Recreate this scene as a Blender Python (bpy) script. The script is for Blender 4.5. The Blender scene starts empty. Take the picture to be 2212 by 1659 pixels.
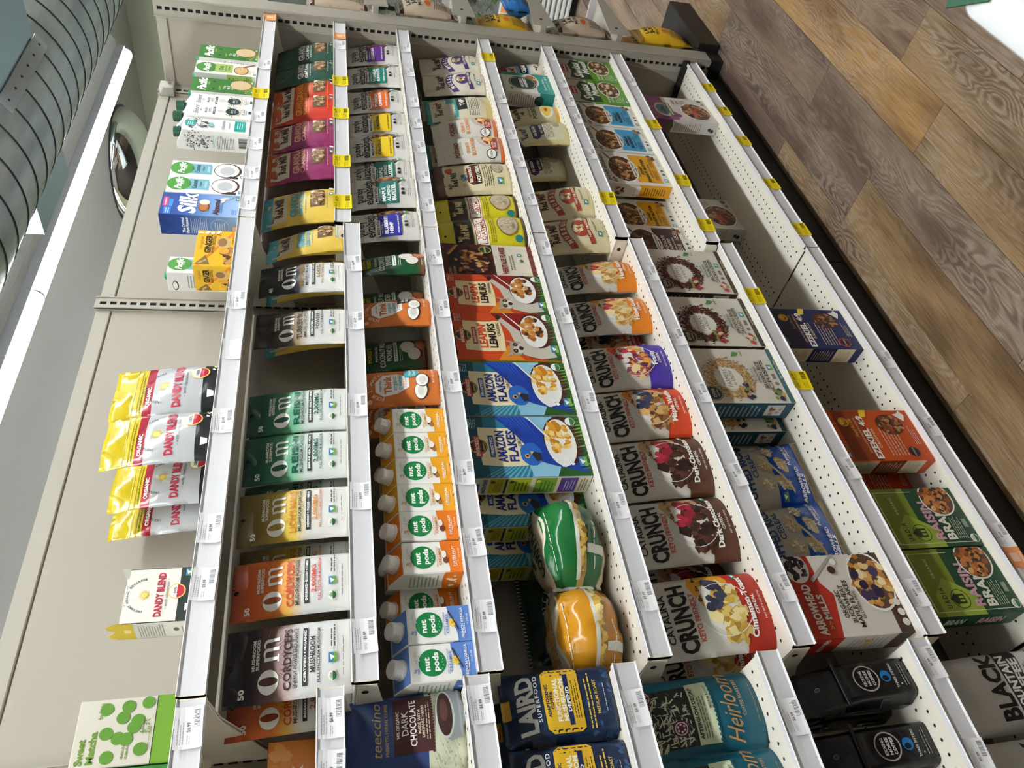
import bpy, bmesh, math, random
from mathutils import Vector, Matrix, noise
from mathutils.geometry import tessellate_polygon

# ---------------------------------------------------------------- camera, world, exposure
SC = bpy.context.scene
COL = SC.collection
PI = math.pi
cam_d = bpy.data.cameras.new('camera')
cam = bpy.data.objects.new('camera', cam_d)
COL.objects.link(cam)
cam_d.sensor_fit = 'HORIZONTAL'
cam_d.sensor_width = 36.0
cam_d.lens = 1676.8 / 2212 * 36.0
cam_d.clip_start = 0.02
RIGHT = Vector((-0.15395133, -0.17771976, -0.97196434))   # the phone was held on its side
DOWN = Vector((-0.73935806, 0.67328573, -0.00599921))
FWD = Vector((0.6554759, 0.71770608, -0.23505177))
M = Matrix((RIGHT, -DOWN, -FWD)).transposed().to_4x4()
M.translation = Vector((0, -1.27, 1.6))
cam.matrix_world = M
SC.camera = cam

world = bpy.data.worlds.new('world')
SC.world = world
world.use_nodes = True
world.node_tree.nodes['Background'].inputs[0].default_value = (0.95, 0.97, 1, 1)
world.node_tree.nodes['Background'].inputs[1].default_value = 0.03
SC.view_settings.view_transform = 'Standard'
SC.view_settings.look = 'None'
SC.view_settings.gamma = 1
SC.view_settings.use_curve_mapping = False
SC.view_settings.exposure = 1.1
TUBE = 26.0            # brightness of the ceiling tubes
UP = 25.0              # and of their upward openings

# ---------------------------------------------------------------- materials
def lin(h):
    if not isinstance(h, str):
        return tuple(h)[:3]
    c = [int(h[i:i + 2], 16) / 255 for i in (0, 2, 4)]
    return tuple(x / 12.92 if x <= .04045 else ((x + .055) / 1.055) ** 2.4 for x in c)

MATS = {}
def newmat(name):
    m = bpy.data.materials.new(name)
    m.use_nodes = True
    return m, m.node_tree.nodes, m.node_tree.links, m.node_tree.nodes['Principled BSDF']

def add_bump(n, l, b, scale, strength, dist=.002, coord='Object', detail=3, distort=0.):
    tc = n.new('ShaderNodeTexCoord'); nz = n.new('ShaderNodeTexNoise'); bp = n.new('ShaderNodeBump')
    nz.inputs['Scale'].default_value = scale; nz.inputs['Detail'].default_value = detail
    nz.inputs['Distortion'].default_value = distort
    bp.inputs['Strength'].default_value = strength; bp.inputs['Distance'].default_value = dist
    l.new(tc.outputs[coord], nz.inputs['Vector']); l.new(nz.outputs['Fac'], bp.inputs['Height'])
    l.new(bp.outputs['Normal'], b.inputs['Normal'])
    return nz

def mat(col, rough=.5, metal=0., bump=0., bs=60., spec=.5, vary=0.):
    key = (col, rough, metal, bump, bs, spec, vary)
    if key in MATS: return MATS[key]
    m, n, l, b = newmat('mat_' + (col if isinstance(col, str) else 'c'))
    c = lin(col)
    b.inputs['Base Color'].default_value = (*c, 1)
    b.inputs['Roughness'].default_value = rough
    b.inputs['Metallic'].default_value = metal
    b.inputs['Specular IOR Level'].default_value = spec
    if bump: add_bump(n, l, b, bs, bump)
    if vary:
        tc = n.new('ShaderNodeTexCoord'); nz = n.new('ShaderNodeTexNoise'); mx = n.new('ShaderNodeMix')
        mx.data_type = 'RGBA'; nz.inputs['Scale'].default_value = 3; nz.inputs['Detail'].default_value = 6
        mx.inputs[6].default_value = (*[x * (1 - vary) for x in c], 1); mx.inputs[7].default_value = (*[min(1, x * (1 + vary)) for x in c], 1)
        l.new(tc.outputs['Object'], nz.inputs['Vector']); l.new(nz.outputs['Fac'], mx.inputs[0]); l.new(mx.outputs[2], b.inputs['Base Color'])
    MATS[key] = m
    return m

FIN = {'p': (.42, .0), 'g': (.25, .35), 'm': (.5, .3)}
def pm(col, fin='p'): return mat(col, FIN[fin][0], bump=FIN[fin][1], bs=24., spec=.4)

def ramp(stops, rough=.35, bump=.25, bs=28., const=False, axis='Y'):
    """colour printed across the film: stops = [(v, hex)...] from the bottom up"""
    key = ('ramp', tuple(stops), rough, bump, bs, const, axis)
    if key in MATS: return MATS[key]
    m, n, l, b = newmat('printed_film')
    uv = n.new('ShaderNodeTexCoord'); sp = n.new('ShaderNodeSeparateXYZ'); cr = n.new('ShaderNodeValToRGB')
    l.new(uv.outputs['UV'], sp.inputs[0]); l.new(sp.outputs[axis], cr.inputs['Fac']); l.new(cr.outputs['Color'], b.inputs['Base Color'])
    cr.color_ramp.interpolation = 'CONSTANT' if const else 'LINEAR'
    e = cr.color_ramp.elements
    while len(e) < len(stops): e.new(.5)
    for q, (p, c) in zip(e, stops): q.position = p
    for q, (p, c) in zip(e, stops): q.color = (*lin(c), 1)
    b.inputs['Roughness'].default_value = rough
    b.inputs['Specular IOR Level'].default_value = .5
    if bump: add_bump(n, l, b, bs, bump, .004, 'Object', 2, .6)
    MATS[key] = m
    return m

def emit(col, strength):
    key = ('emit', col, strength)
    if key in MATS: return MATS[key]
    m, n, l, b = newmat('glowing')
    b.inputs['Base Color'].default_value = (.8, .8, .8, 1)
    b.inputs['Emission Color'].default_value = (*lin(col), 1)
    b.inputs['Emission Strength'].default_value = strength
    MATS[key] = m
    return m

# ---------------------------------------------------------------- objects
def link(o, parent=None):
    COL.objects.link(o)
    if parent is not None: o.parent = parent
    return o

def mesh_obj(name, verts, faces, mats, parent=None, smooth=False, midx=None, uvs=None):
    me = bpy.data.meshes.new(name)
    me.from_pydata([tuple(v) for v in verts], [], faces)
    for m in (mats if isinstance(mats, (list, tuple)) else [mats]): me.materials.append(m)
    if midx is not None: me.polygons.foreach_set('material_index', midx)
    if smooth: me.polygons.foreach_set('use_smooth', [True] * len(me.polygons))
    if uvs is not None:
        lay = me.uv_layers.new(name='UVMap')
        for lp in me.loops: lay.data[lp.index].uv = uvs[lp.vertex_index]
    me.update()
    return link(bpy.data.objects.new(name, me), parent)

def bm_obj(name, bm, mats, parent=None, smooth=False):
    me = bpy.data.meshes.new(name)
    bm.to_mesh(me); bm.free()
    for m in (mats if isinstance(mats, (list, tuple)) else [mats]): me.materials.append(m)
    if smooth: me.polygons.foreach_set('use_smooth', [True] * len(me.polygons))
    return link(bpy.data.objects.new(name, me), parent)

def thing(name, label, cat, loc=(0, 0, 0), rz=0., group=None):
    o = bpy.data.objects.new(name, None)
    o.empty_display_size = .05
    o.location = loc; o.rotation_euler = (0, 0, rz)
    o['label'] = label; o['category'] = cat
    if group: o['group'] = group
    return link(o)

def tag(o, label=None, cat=None, group=None, kind=None):
    for k, v in (('label', label), ('category', cat), ('group', group), ('kind', kind)):
        if v: o[k] = v
    return o

def kids(o): return [c for c in bpy.data.objects if c.parent == o]
def copy_tree(o, parent=None, cache={}):
    c = o.copy()
    link(c, parent)
    if o.name not in cache: cache[o.name] = kids(o)
    for ch in cache[o.name]: copy_tree(ch, c)
    return c

def bbox(bm, x0, x1, y0, y1, z0, z1, mi=0):
    vs = [bm.verts.new(p) for p in ((x0, y0, z0), (x1, y0, z0), (x1, y1, z0), (x0, y1, z0), (x0, y0, z1), (x1, y0, z1), (x1, y1, z1), (x0, y1, z1))]
    for f in ((0, 3, 2, 1), (4, 5, 6, 7), (0, 1, 5, 4), (1, 2, 6, 5), (2, 3, 7, 6), (3, 0, 4, 7)):
        bm.faces.new([vs[i] for i in f]).material_index = mi
    return vs

def box(name, x0, x1, y0, y1, z0, z1, m, parent=None, bevel=0.):
    bm = bmesh.new()
    bbox(bm, x0, x1, y0, y1, z0, z1)
    if bevel: bmesh.ops.bevel(bm, geom=bm.edges[:], offset=bevel, segments=1, affect='EDGES')
    return bm_obj(name, bm, m, parent)

def extrude_x(name, prof, x0, x1, m, parent=None, smooth=False):
    """closed (y,z) outline swept along the aisle"""
    n = len(prof)
    v = [(x0, y, z) for y, z in prof] + [(x1, y, z) for y, z in prof]
    f = [(i, (i + 1) % n, n + (i + 1) % n, n + i) for i in range(n)] + [tuple(range(n - 1, -1, -1)), tuple(range(n, 2 * n))]
    o = mesh_obj(name, v, f, m, parent)
    bm = bmesh.new(); bm.from_mesh(o.data); bmesh.ops.recalc_face_normals(bm, faces=bm.faces[:]); bm.to_mesh(o.data); bm.free()
    return o

def cyl(name, r, h, m, parent=None, seg=20, loc=(0, 0, 0), rot=(0, 0, 0), r2=None, bevel=0.):
    bm = bmesh.new()
    bmesh.ops.create_cone(bm, cap_ends=True, segments=seg, radius1=r, radius2=r if r2 is None else r2, depth=h)
    if bevel: bmesh.ops.bevel(bm, geom=[e for e in bm.edges if abs(e.verts[0].co.z - e.verts[1].co.z) < 1e-6 and e.verts[0].co.z > 0], offset=bevel, segments=2, affect='EDGES')
    o = bm_obj(name, bm, m, parent)
    o.location = loc; o.rotation_euler = rot
    return o

# ---------------------------------------------------------------- lettering
GLY = {}
def load_glyphs():
    chars = [chr(i) for i in range(33, 127)] + ['é', '®', '抹', '茶']
    made = []
    for st, off in ((0, 0.), (1, .018), (2, .04)):
        for c in chars + [' ', '|||']:
            cu = bpy.data.curves.new('glyph', 'FONT')
            cu.body = (c + '|') if c != '|||' else '|'
            cu.resolution_u = 2; cu.offset = off
            o = link(bpy.data.objects.new('glyph', cu)); made.append((st, c, o, True))
            if c not in (' ', '|||'):
                cu = bpy.data.curves.new('glyph', 'FONT'); cu.body = c; cu.resolution_u = 2; cu.offset = off
                o = link(bpy.data.objects.new('glyph', cu)); made.append((st, c, o, False))
    dg = bpy.context.evaluated_depsgraph_get()
    raw = {}
    for st, c, o, adv in made:
        me = o.evaluated_get(dg).to_mesh()
        vs = [(v.co.x, v.co.y) for v in me.vertices]
        me.calc_loop_triangles()
        ts = [tuple(t.vertices) for t in me.loop_triangles]
        raw[(st, c, adv)] = (vs, ts)
        o.evaluated_get(dg).to_mesh_clear()
    for st, c, o, adv in made:
        cu = o.data
        bpy.data.objects.remove(o); bpy.data.curves.remove(cu)
    for st in (0, 1, 2):
        base = max(x for x, y in raw[(st, '|||', True)][0])
        for c in chars + [' ']:
            vs = raw[(st, c, True)][0]
            a = max(x for x, y in vs) - base if vs else .3
            v, t = raw.get((st, c, False), ([], []))
            GLY[(st, c)] = (v, t, a)
        GLY[(st, 'cap')] = max(y for x, y in raw[(st, 'H', False)][0])
load_glyphs()

class Face:
    """a printable face of a package; u runs left to right, v bottom to top, both 0..1"""
    def __init__(s, fn, W, H, nrm=None, fin='p', maxlen=.008):
        s.fn = fn; s.W = W; s.H = H; s.nrm = nrm; s.fin = fin; s.maxlen = maxlen
        s.art = ([], [], [], []); s.txt = ([], [], [], []); s.layer = 1.
        s.rng = random.Random(7)
    def n(s, u, v):
        if s.nrm is not None: return s.nrm
        e = .01
        a = Vector(s.fn(min(u + e, 1), v)) - Vector(s.fn(max(u - e, 0), v))
        b = Vector(s.fn(u, min(v + e, 1))) - Vector(s.fn(u, max(v - e, 0)))
        return a.cross(b).normalized()
    def _add(s, geo, pts, tris, col, layer):
        V, F, MI, MT = geo
        m = col if isinstance(col, bpy.types.Material) else pm(col, s.fin)
        if m not in MT: MT.append(m)
        mi = MT.index(m)
        W, H = s.W, s.H
        if s.nrm is None:
            pts = list(pts); out = []; mid = {}
            st = list(tris); ml = s.maxlen ** 2
            while st:
                t = st.pop()
                best = 0; bi = -1
                for k in range(3):
                    a, b = pts[t[k]], pts[t[(k + 1) % 3]]
                    d = ((a[0] - b[0]) * W) ** 2 + ((a[1] - b[1]) * H) ** 2
                    if d > best: best = d; bi = k
                if best <= ml or len(out) > 6000: out.append(t); continue
                i, j, k = t[bi], t[(bi + 1) % 3], t[(bi + 2) % 3]
                key = (min(i, j), max(i, j))
                if key not in mid:
                    pts.append(((pts[i][0] + pts[j][0]) / 2, (pts[i][1] + pts[j][1]) / 2)); mid[key] = len(pts) - 1
                q = mid[key]
                st.append((i, q, k)); st.append((q, j, k))
            tris = out
            off = .0005 + layer * 1.6e-4
        else:
            off = .0003 + layer * 8e-5
        b0 = len(V)
        for u, v in pts:
            u = min(max(u, 0.), 1.); v = min(max(v, 0.), 1.)
            p = Vector(s.fn(u, v)) + s.n(u, v) * off
            V.append(p)
        for t in tris:
            F.append((b0 + t[0], b0 + t[1], b0 + t[2])); MI.append(mi)
    def p(s, pts, c, up=True):
        a = sum(pts[i][0] * pts[(i + 1) % len(pts)][1] - pts[(i + 1) % len(pts)][0] * pts[i][1] for i in range(len(pts)))
        if a < 0: pts = pts[::-1]
        if len(pts) > 4:
            tr = tessellate_polygon([[Vector((x * s.W, y * s.H, 0)) for x, y in pts]])
            tr = [t if (pts[t[1]][0] - pts[t[0]][0]) * (pts[t[2]][1] - pts[t[0]][1]) - (pts[t[2]][0] - pts[t[0]][0]) * (pts[t[1]][1] - pts[t[0]][1]) > 0 else (t[0], t[2], t[1]) for t in tr]
        else:
            tr = [(0, i, i + 1) for i in range(1, len(pts) - 1)]
        s._add(s.art, pts, tr, c, s.layer)
        if up: s.layer += 1
    def r(s, u0, v0, u1, v1, c): s.p([(u0, v0), (u1, v0), (u1, v1), (u0, v1)], c)
    def e(s, u, v, ru, rv, c, n=22, a0=0., a1=2 * PI):
        s.p([(u + ru * math.cos(a0 + (a1 - a0) * i / n), v + rv * math.sin(a0 + (a1 - a0) * i / n)) for i in range(n + (a1 - a0 < 6))], c)
    def c(s, u, v, r, c, n=22): s.e(u, v, r, r * s.W / s.H, c, n)
    def ring(s, u, v, r, w, c):
        n = 26; k = s.W / s.H
        for i in range(n):
            a, b = 2 * PI * i / n, 2 * PI * (i + 1) / n
            s.p([(u + q * math.cos(t), v + q * k * math.sin(t)) for q, t in ((r - w, a), (r, a), (r, b), (r - w, b))], c, False)
        s.layer += 1
    def blob(s, u, v, ru, rv, c, j=.18, n=16):
        s.p([(u + ru * (1 + s.rng.uniform(-j, j)) * math.cos(2 * PI * i / n), v + rv * (1 + s.rng.uniform(-j, j)) * math.sin(2 * PI * i / n)) for i in range(n)], c)
    def t(s, txt, u, v, h, c, w=None, al='c', b=1, sh=0., rot=0., sp=0.):
        cap = GLY[(b, 'cap')]
        k = h * s.H / cap
        tot = 0; items = []
        for ch in txt:
            g = GLY.get((b, ch)) or GLY[(b, ' ')]
            items.append((g, tot)); tot += g[2] + sp
        tot = max(tot - sp, .01)
        kx = k if w is None else w * s.W / tot
        ox = {'c': -tot * kx / 2, 'l': 0, 'r': -tot * kx}[al]
        cr, sr = math.cos(rot), math.sin(rot)
        for (vs, ts, a), x0 in items:
            if not ts: continue
            pts = []
            for x, y in vs:
                X = ox + (x + x0) * kx + sh * y * k; Y = y * k - h * s.H / 2
                pts.append((u + (X * cr - Y * sr) / s.W, v + (X * sr + Y * cr) / s.H))
            s._add(s.txt, pts, ts, c, s.layer + .5)
    def arc(s, txt, u, v, r, a0, a1, h, c, b=1):
        n = len(txt)
        for i, ch in enumerate(txt):
            a = a0 + (a1 - a0) * i / max(n - 1, 1)
            s.t(ch, u + r * math.cos(a), v + r * s.W / s.H * math.sin(a), h, c, b=b, rot=a - PI / 2)
    def lines(s, u0, u1, v0, v1, n, c, th=.35, rag=.25):
        d = (v0 - v1) / n
        for i in range(n):
            y = v1 + d * (i + .5); w = (u1 - u0) * (1 - s.rng.random() * rag)
            x = u0
            while x < u0 + w - .005:
                q = min(x + s.rng.uniform(.03, .09), u0 + w)
                s.p([(x, y - abs(d) * th / 2), (q, y - abs(d) * th / 2), (q, y + abs(d) * th / 2), (x, y + abs(d) * th / 2)], c, False); x = q + .014
        s.layer += .3
    def bars(s, u0, v0, u1, v1, c='222222', n=16):
        x = u0; st = (u1 - u0) / n
        for i in range(n):
            w = st * s.rng.choice((.35, .5, .75))
            s.p([(x, v0), (x + w, v0), (x + w, v1), (x, v1)], c, False); x += st
        s.layer += .3
    def heap(s, u, v, ru, rv, n, cols, size, sides=6, ratio=.7, clip=1.):
        k = s.W / s.H
        for i in range(n):
            a = s.rng.random() * 2 * PI; q = math.sqrt(s.rng.random()) * clip
            cu, cv = u + ru * q * math.cos(a), v + rv * q * math.sin(a)
            t0 = s.rng.random() * PI; sz = size * s.rng.uniform(.7, 1.25)
            pts = []
            for j in range(sides):
                b = 2 * PI * j / sides
                x = sz * math.cos(b) * s.rng.uniform(.8, 1.1); y = sz * ratio * math.sin(b) * s.rng.uniform(.8, 1.1)
                pts.append((cu + x * math.cos(t0) - y * math.sin(t0), cv + (x * math.sin(t0) + y * math.cos(t0)) * k))
            s.p(pts, s.rng.choice(cols), False); s.layer += .15
    def seal(s, u, v, r, c='2f6b3a', c2='f4f2ea'):
        s.c(u, v, r, c2, 14); s.e(u, v, r * .9, r * .9 * s.W / s.H, c, 10, PI, 2 * PI)
        s.t('USDA', u, v + .35 * r * s.W / s.H, .5 * r * s.W / s.H, c, w=r * 1.1)
    def gmo(s, u, v, w):
        h = w * .75 * s.W / s.H
        s.r(u - w / 2, v - h / 2, u + w / 2, v + h / 2, '3f7fa8'); s.r(u - w / 2, v - h / 2, u + w / 2, v - h * .1, '6fa84a')
        s.p([(u - w * .3, v + h * .2), (u, v - h * .3), (u + w * .3, v + h * .35)], 'f2f2ee')
    def build(s, root, a='front_artwork', t='lettering'):
        for geo, nm in ((s.art, a), (s.txt, t)):
            if geo[1]: tag(mesh_obj(nm, geo[0], geo[1], geo[3], root, midx=geo[2]), kind='stuff')

# ---------------------------------------------------------------- package bodies (local x width, y into the shelf, z up, origin front bottom centre)
def box_body(root, W, H, T, cols, fin='p', name='carton', bev=.0012):
    """cols: front,left,right,back,top"""
    bm = bmesh.new()
    bbox(bm, -W / 2, W / 2, 0, T, 0, H)
    for f in bm.faces:
        f.normal_update(); n = f.normal
        f.material_index = 0 if n.y < -.5 else 3 if n.y > .5 else 1 if n.x < -.5 else 2 if n.x > .5 else 4
    bmesh.ops.bevel(bm, geom=bm.edges[:], offset=bev, segments=1, affect='EDGES')
    bm_obj(name, bm, [pm(c, fin) if isinstance(c, str) else c for c in cols], root)
    F = Face(lambda u, v: ((u - .5) * W, 0, v * H), W, H, Vector((0, -1, 0)), fin)
    L = Face(lambda u, v: (-W / 2, T * (1 - u), v * H), T, H, Vector((-1, 0, 0)), fin)
    P = Face(lambda u, v: ((u - .5) * W, T * v, H), W, T, Vector((0, 0, 1)), fin)
    return F, L, P

def slant_body(root, W, zf, zb, T, yk, cols, name='carton', fin='p'):
    """carton whose roof slopes up from the front edge: cols front, side, roof"""
    prof = [(0, 0), (T, 0), (T, zb), (yk, zb), (0, zf)]
    n = 5
    v = [(-W / 2, y, z) for y, z in prof] + [(W / 2, y, z) for y, z in prof]
    f = [(0, 1, 6, 5), (1, 2, 7, 6), (2, 3, 8, 7), (3, 4, 9, 8), (4, 0, 5, 9), (4, 3, 2, 1, 0), (5, 6, 7, 8, 9)]
    bm = bmesh.new()
    bv = [bm.verts.new(p) for p in v]
    for q, mi in zip(f, (1, 1, 2, 2, 0, 1, 1)): bm.faces.new([bv[i] for i in q]).material_index = mi
    bmesh.ops.recalc_face_normals(bm, faces=bm.faces[:])
    bmesh.ops.bevel(bm, geom=bm.edges[:], offset=.0015, segments=2, affect='EDGES')
    bm_obj(name, bm, [pm(c, fin) for c in cols], root)
    F = Face(lambda u, v: ((u - .5) * W, 0, v * zf), W, zf, Vector((0, -1, 0)), fin)
    L = Face(lambda u, v: (-W / 2, T * (1 - u), v * zf), T, zf, Vector((-1, 0, 0)), fin)
    sn = Vector((0, -(zb - zf), yk)).normalized()
    R = Face(lambda u, v: ((u - .5) * W, yk * v, zf + (zb - zf) * v), W, math.hypot(yk, zb - zf), sn, fin)
    return F, L, R, sn

def pouch_fn(W, H, T, lean, top, seed, wr, kind):
    def a(v):
        if kind == 'stand':
            t = v / (1 - top)
            return max(0., 1 - t ** 2.4) * min(1., .8 + 1.2 * v) if t < 1 else 0.
        if kind == 'pillow':
            e = .06
            t = (v - e) / (1 - 2 * e)
            return max(0., math.sin(PI * t)) ** .55 if 0 < t < 1 else 0.
        if kind == 'gusset':
            t = v / (1 - top)
            return 1. if t < .62 else max(0., 1 - ((t - .62) / .38) ** 1.5)
    ex = 2.6 if kind != 'gusset' else 9
    def fn(u, v, side=1):
        s = 2 * u - 1
        b = max(0., 1 - abs(s) ** ex) ** .75
        av = a(v)
        th = T / 2 * av * b
        x = (u - .5) * W * (1 - .05 * av * (kind == 'pillow'))
        w = noise.noise(Vector((u * W * 24 + seed, v * H * 20, side * 3.1 + seed))) + .22 * noise.noise(Vector((u * W * 48, v * H * 36 + seed, side)))
        edge = min(1., 6 * min(u, 1 - u) + .15) * min(1., 8 * min(v, 1 - v) + (.0 if v < .5 else .2))
        th += w * wr * edge
        y = T / 2 + lean * v ** 1.7 - side * th
        z = v * H * (1 - .012 * av * abs(s) ** 3)
        if kind == 'stand' and v > 1 - top * 1.3: y += .003 * math.sin(u * 7 + seed) * (v - 1 + top * 1.3) / top
        return (x, y, z)
    return fn

def pouch(root, W, H, T, material, lean=.02, top=.13, seed=1., wr=.0022, kind='stand', fin='m', name='pouch', nu=16, nv=24):
    fn = pouch_fn(W, H, T, lean, top, seed, wr, kind)
    V = []; UV = []; F = []
    for side in (1, -1):
        b0 = len(V)
        for j in range(nv + 1):
            for i in range(nu + 1):
                u, v = i / nu, j / nv
                V.append(fn(u, v, side)); UV.append((u, v))
        for j in range(nv):
            for i in range(nu):
                q = (b0 + j * (nu + 1) + i, b0 + j * (nu + 1) + i + 1, b0 + (j + 1) * (nu + 1) + i + 1, b0 + (j + 1) * (nu + 1) + i)
                F.append(q if side == 1 else q[::-1])
    nb = (nu + 1) * (nv + 1)
    for i in range(nu): F.append((i + 1, i, nb + i, nb + i + 1))
    for j in range(nv):
        r0, r1 = j * (nu + 1), (j + 1) * (nu + 1)
        F.append((r0, r1, nb + r1, nb + r0)); F.append((r0 + nu, nb + r0 + nu, nb + r1 + nu, r1 + nu))
    for i in range(nu): F.append((nv * (nu + 1) + i, nv * (nu + 1) + i + 1, nb + nv * (nu + 1) + i + 1, nb + nv * (nu + 1) + i))
    mesh_obj(name, V, F, material, root, True, uvs=UV)
    return Face(lambda u, v: fn(u, v, 1), W, H, None, fin)

# ---------------------------------------------------------------- placing repeats
KINDS = {}; PROTO = {}; DIM = {}
def kind(name, W, H, T, oname):
    def deco(f):
        KINDS[name] = (f, oname); DIM[name] = (W, H, T)
        return f
    return deco
def place(k, x0, yf, z, label, cat, group=None, rz=0., w=None, sz=1., tilt=0., roll=0.):
    f, oname = KINDS[k]
    W, H, T = DIM[k]
    if k not in PROTO:
        root = thing(oname, label, cat)
        f(root, W, H, T)
        PROTO[k] = root
    else:
        root = copy_tree(PROTO[k])
        if 'group' in root: del root['group']
        root['label'] = label; root['category'] = cat
    if group: root['group'] = group
    sx = 1. if w is None else w / W
    root.scale = (sx, 1., sz)
    root.location = (x0 + W * sx / 2, yf, z)
    root.rotation_euler = (tilt, roll, rz)
    return root

# ================================================================ THE SETTING
CEIL = 3.3; WALLX = 7.39
def struct(o, label=None):
    o['kind'] = 'structure'
    if label: o['label'] = label; o['category'] = o.name.split('_')[0]
    return o

def wood():
    m, n, l, b = newmat('vinyl_plank')
    tc = n.new('ShaderNodeTexCoord'); oi = n.new('ShaderNodeObjectInfo')
    ad = n.new('ShaderNodeVectorMath'); ad.operation = 'ADD'
    sc = n.new('ShaderNodeVectorMath'); sc.operation = 'SCALE'; sc.inputs[3].default_value = 31
    cv = n.new('ShaderNodeCombineXYZ')
    l.new(oi.outputs['Random'], cv.inputs[0]); l.new(oi.outputs['Random'], cv.inputs[1]); l.new(cv.outputs[0], sc.inputs[0])
    l.new(tc.outputs['Object'], ad.inputs[0]); l.new(sc.outputs[0], ad.inputs[1])
    def mapped(s):
        mp = n.new('ShaderNodeMapping'); mp.inputs['Scale'].default_value = s; l.new(ad.outputs[0], mp.inputs[0]); return mp.outputs[0]
    # cathedral grain: contour lines of a stretched noise field
    nf = n.new('ShaderNodeTexNoise'); nf.inputs['Scale'].default_value = 1; nf.inputs['Detail'].default_value = 2.5; nf.inputs['Roughness'].default_value = .45
    nf.inputs['Distortion'].default_value = .5
    l.new(mapped((2.6, 11, 1)), nf.inputs['Vector'])
    mu = n.new('ShaderNodeMath'); mu.operation = 'MULTIPLY'; mu.inputs[1].default_value = 19; l.new(nf.outputs['Fac'], mu.inputs[0])
    fr = n.new('ShaderNodeMath'); fr.operation = 'PINGPONG'; fr.inputs[1].default_value = .5; l.new(mu.outputs[0], fr.inputs[0])
    cr = n.new('ShaderNodeValToRGB'); l.new(fr.outputs[0], cr.inputs[0])
    cr.color_ramp.elements[0].position = .1; cr.color_ramp.elements[0].color = (1, 1, 1, 1)
    cr.color_ramp.elements[1].position = .38; cr.color_ramp.elements[1].color = (0, 0, 0, 1)
    # where the limed grain shows
    pk = n.new('ShaderNodeTexNoise'); pk.inputs['Scale'].default_value = 1; pk.inputs['Detail'].default_value = 2; l.new(mapped((1.6, 6, 1)), pk.inputs['Vector'])
    pr = n.new('ShaderNodeValToRGB'); l.new(pk.outputs['Fac'], pr.inputs[0]); pr.color_ramp.elements[0].position = .42; pr.color_ramp.elements[1].position = .6
    fine = n.new('ShaderNodeTexNoise'); fine.inputs['Scale'].default_value = 1; fine.inputs['Detail'].default_value = 4; l.new(mapped((10, 210, 1)), fine.inputs['Vector'])
    blot = n.new('ShaderNodeTexNoise'); blot.inputs['Scale'].default_value = 1; blot.inputs['Detail'].default_value = 3; l.new(mapped((2.2, 9, 1)), blot.inputs['Vector'])
    def mix(mode, f, a, c):
        x = n.new('ShaderNodeMix'); x.data_type = 'RGBA'; x.blend_type = mode
        for i, q in ((0, f), (6, a), (7, c)):
            if isinstance(q, (float, int)): x.inputs[i].default_value = q
            elif isinstance(q, tuple): x.inputs[i].default_value = q
            else: l.new(q, x.inputs[i])
        return x.outputs[2]
    br_ = n.new('ShaderNodeValToRGB'); l.new(blot.outputs['Fac'], br_.inputs[0]); br_.color_ramp.elements[0].position = .38; br_.color_ramp.elements[1].position = .62
    dark = mix('MULTIPLY', 1., oi.outputs['Color'], (.50, .47, .48, 1))
    c = mix('MIX', br_.outputs[0], dark, oi.outputs['Color'])
    fm = n.new('ShaderNodeMath'); fm.operation = 'MULTIPLY'; l.new(cr.outputs[0], fm.inputs[0]); l.new(pr.outputs[0], fm.inputs[1])
    f2 = n.new('ShaderNodeMath'); f2.operation = 'MULTIPLY'; f2.inputs[1].default_value = .55; l.new(fm.outputs[0], f2.inputs[0])
    c = mix('MIX', f2.outputs[0], c, (*lin('ab9c8c'), 1))
    fr2 = n.new('ShaderNodeValToRGB'); l.new(fine.outputs['Fac'], fr2.inputs[0]); fr2.color_ramp.elements[0].position = .3; fr2.color_ramp.elements[1].position = .6
    fr2.color_ramp.elements[0].color = (.55, .5, .46, 1); fr2.color_ramp.elements[1].color = (1, 1, 1, 1)
    c = mix('MULTIPLY', .8, c, fr2.outputs[0])
    l.new(c, b.inputs['Base Color'])
    b.inputs['Roughness'].default_value = .42; b.inputs['Specular IOR Level'].default_value = .35
    bp = n.new('ShaderNodeBump'); bp.inputs['Strength'].default_value = .15; bp.inputs['Distance'].default_value = .001
    l.new(fine.outputs['Fac'], bp.inputs['Height']); l.new(bp.outputs[0], b.inputs['Normal'])
    return m

floor = struct(box('floor', -3, 9, -7, 7, -.05, -.003, mat('3a312a', .7)), 'brown wood-look plank floor of the shop aisle')
WOOD = wood()
pw, plen = .1524, 1.219
bm = bmesh.new(); bbox(bm, .0005, plen - .0005, .0004, pw - .0004, -.004, 0)
bmesh.ops.bevel(bm, geom=[e for e in bm.edges if e.verts[0].co.z > -.001 and e.verts[1].co.z > -.001], offset=.0008, segments=1, affect='EDGES')
pl0 = bm_obj('plank', bm, WOOD, floor)
rg = random.Random(4)
TONES = ['8f7964', '877362', '947a60', '8a7461', '826e61', '917c68', '997d5a']
FIX = {-3: (1.73, {1.73: 'b48d5a'}), -2: (2.275, {}), -4: (1.975, {}), -1: (1.84, {}), 0: (1.1, {})}
first = True
for k in range(-8, 11):
    y0 = -.038 + k * pw
    js, spec = FIX.get(k, (rg.uniform(0, plen), {}))
    j0 = js - plen * math.ceil((js + .3) / plen)
    x = j0
    while x < 7.0:
        hidden = (y0 > .1 and x + plen < 3.1) or (y0 < -.9 and x > 4)
        if not hidden:
            o = pl0 if first else link(pl0.copy(), floor)
            first = False
            o.location = (x, y0, 0)
            c = TONES[rg.randrange(7)]
            for q, cc in spec.items():
                if abs(x - q) < .02: c = cc
            o.color = (*lin(c), 1)
        x += plen

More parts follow.
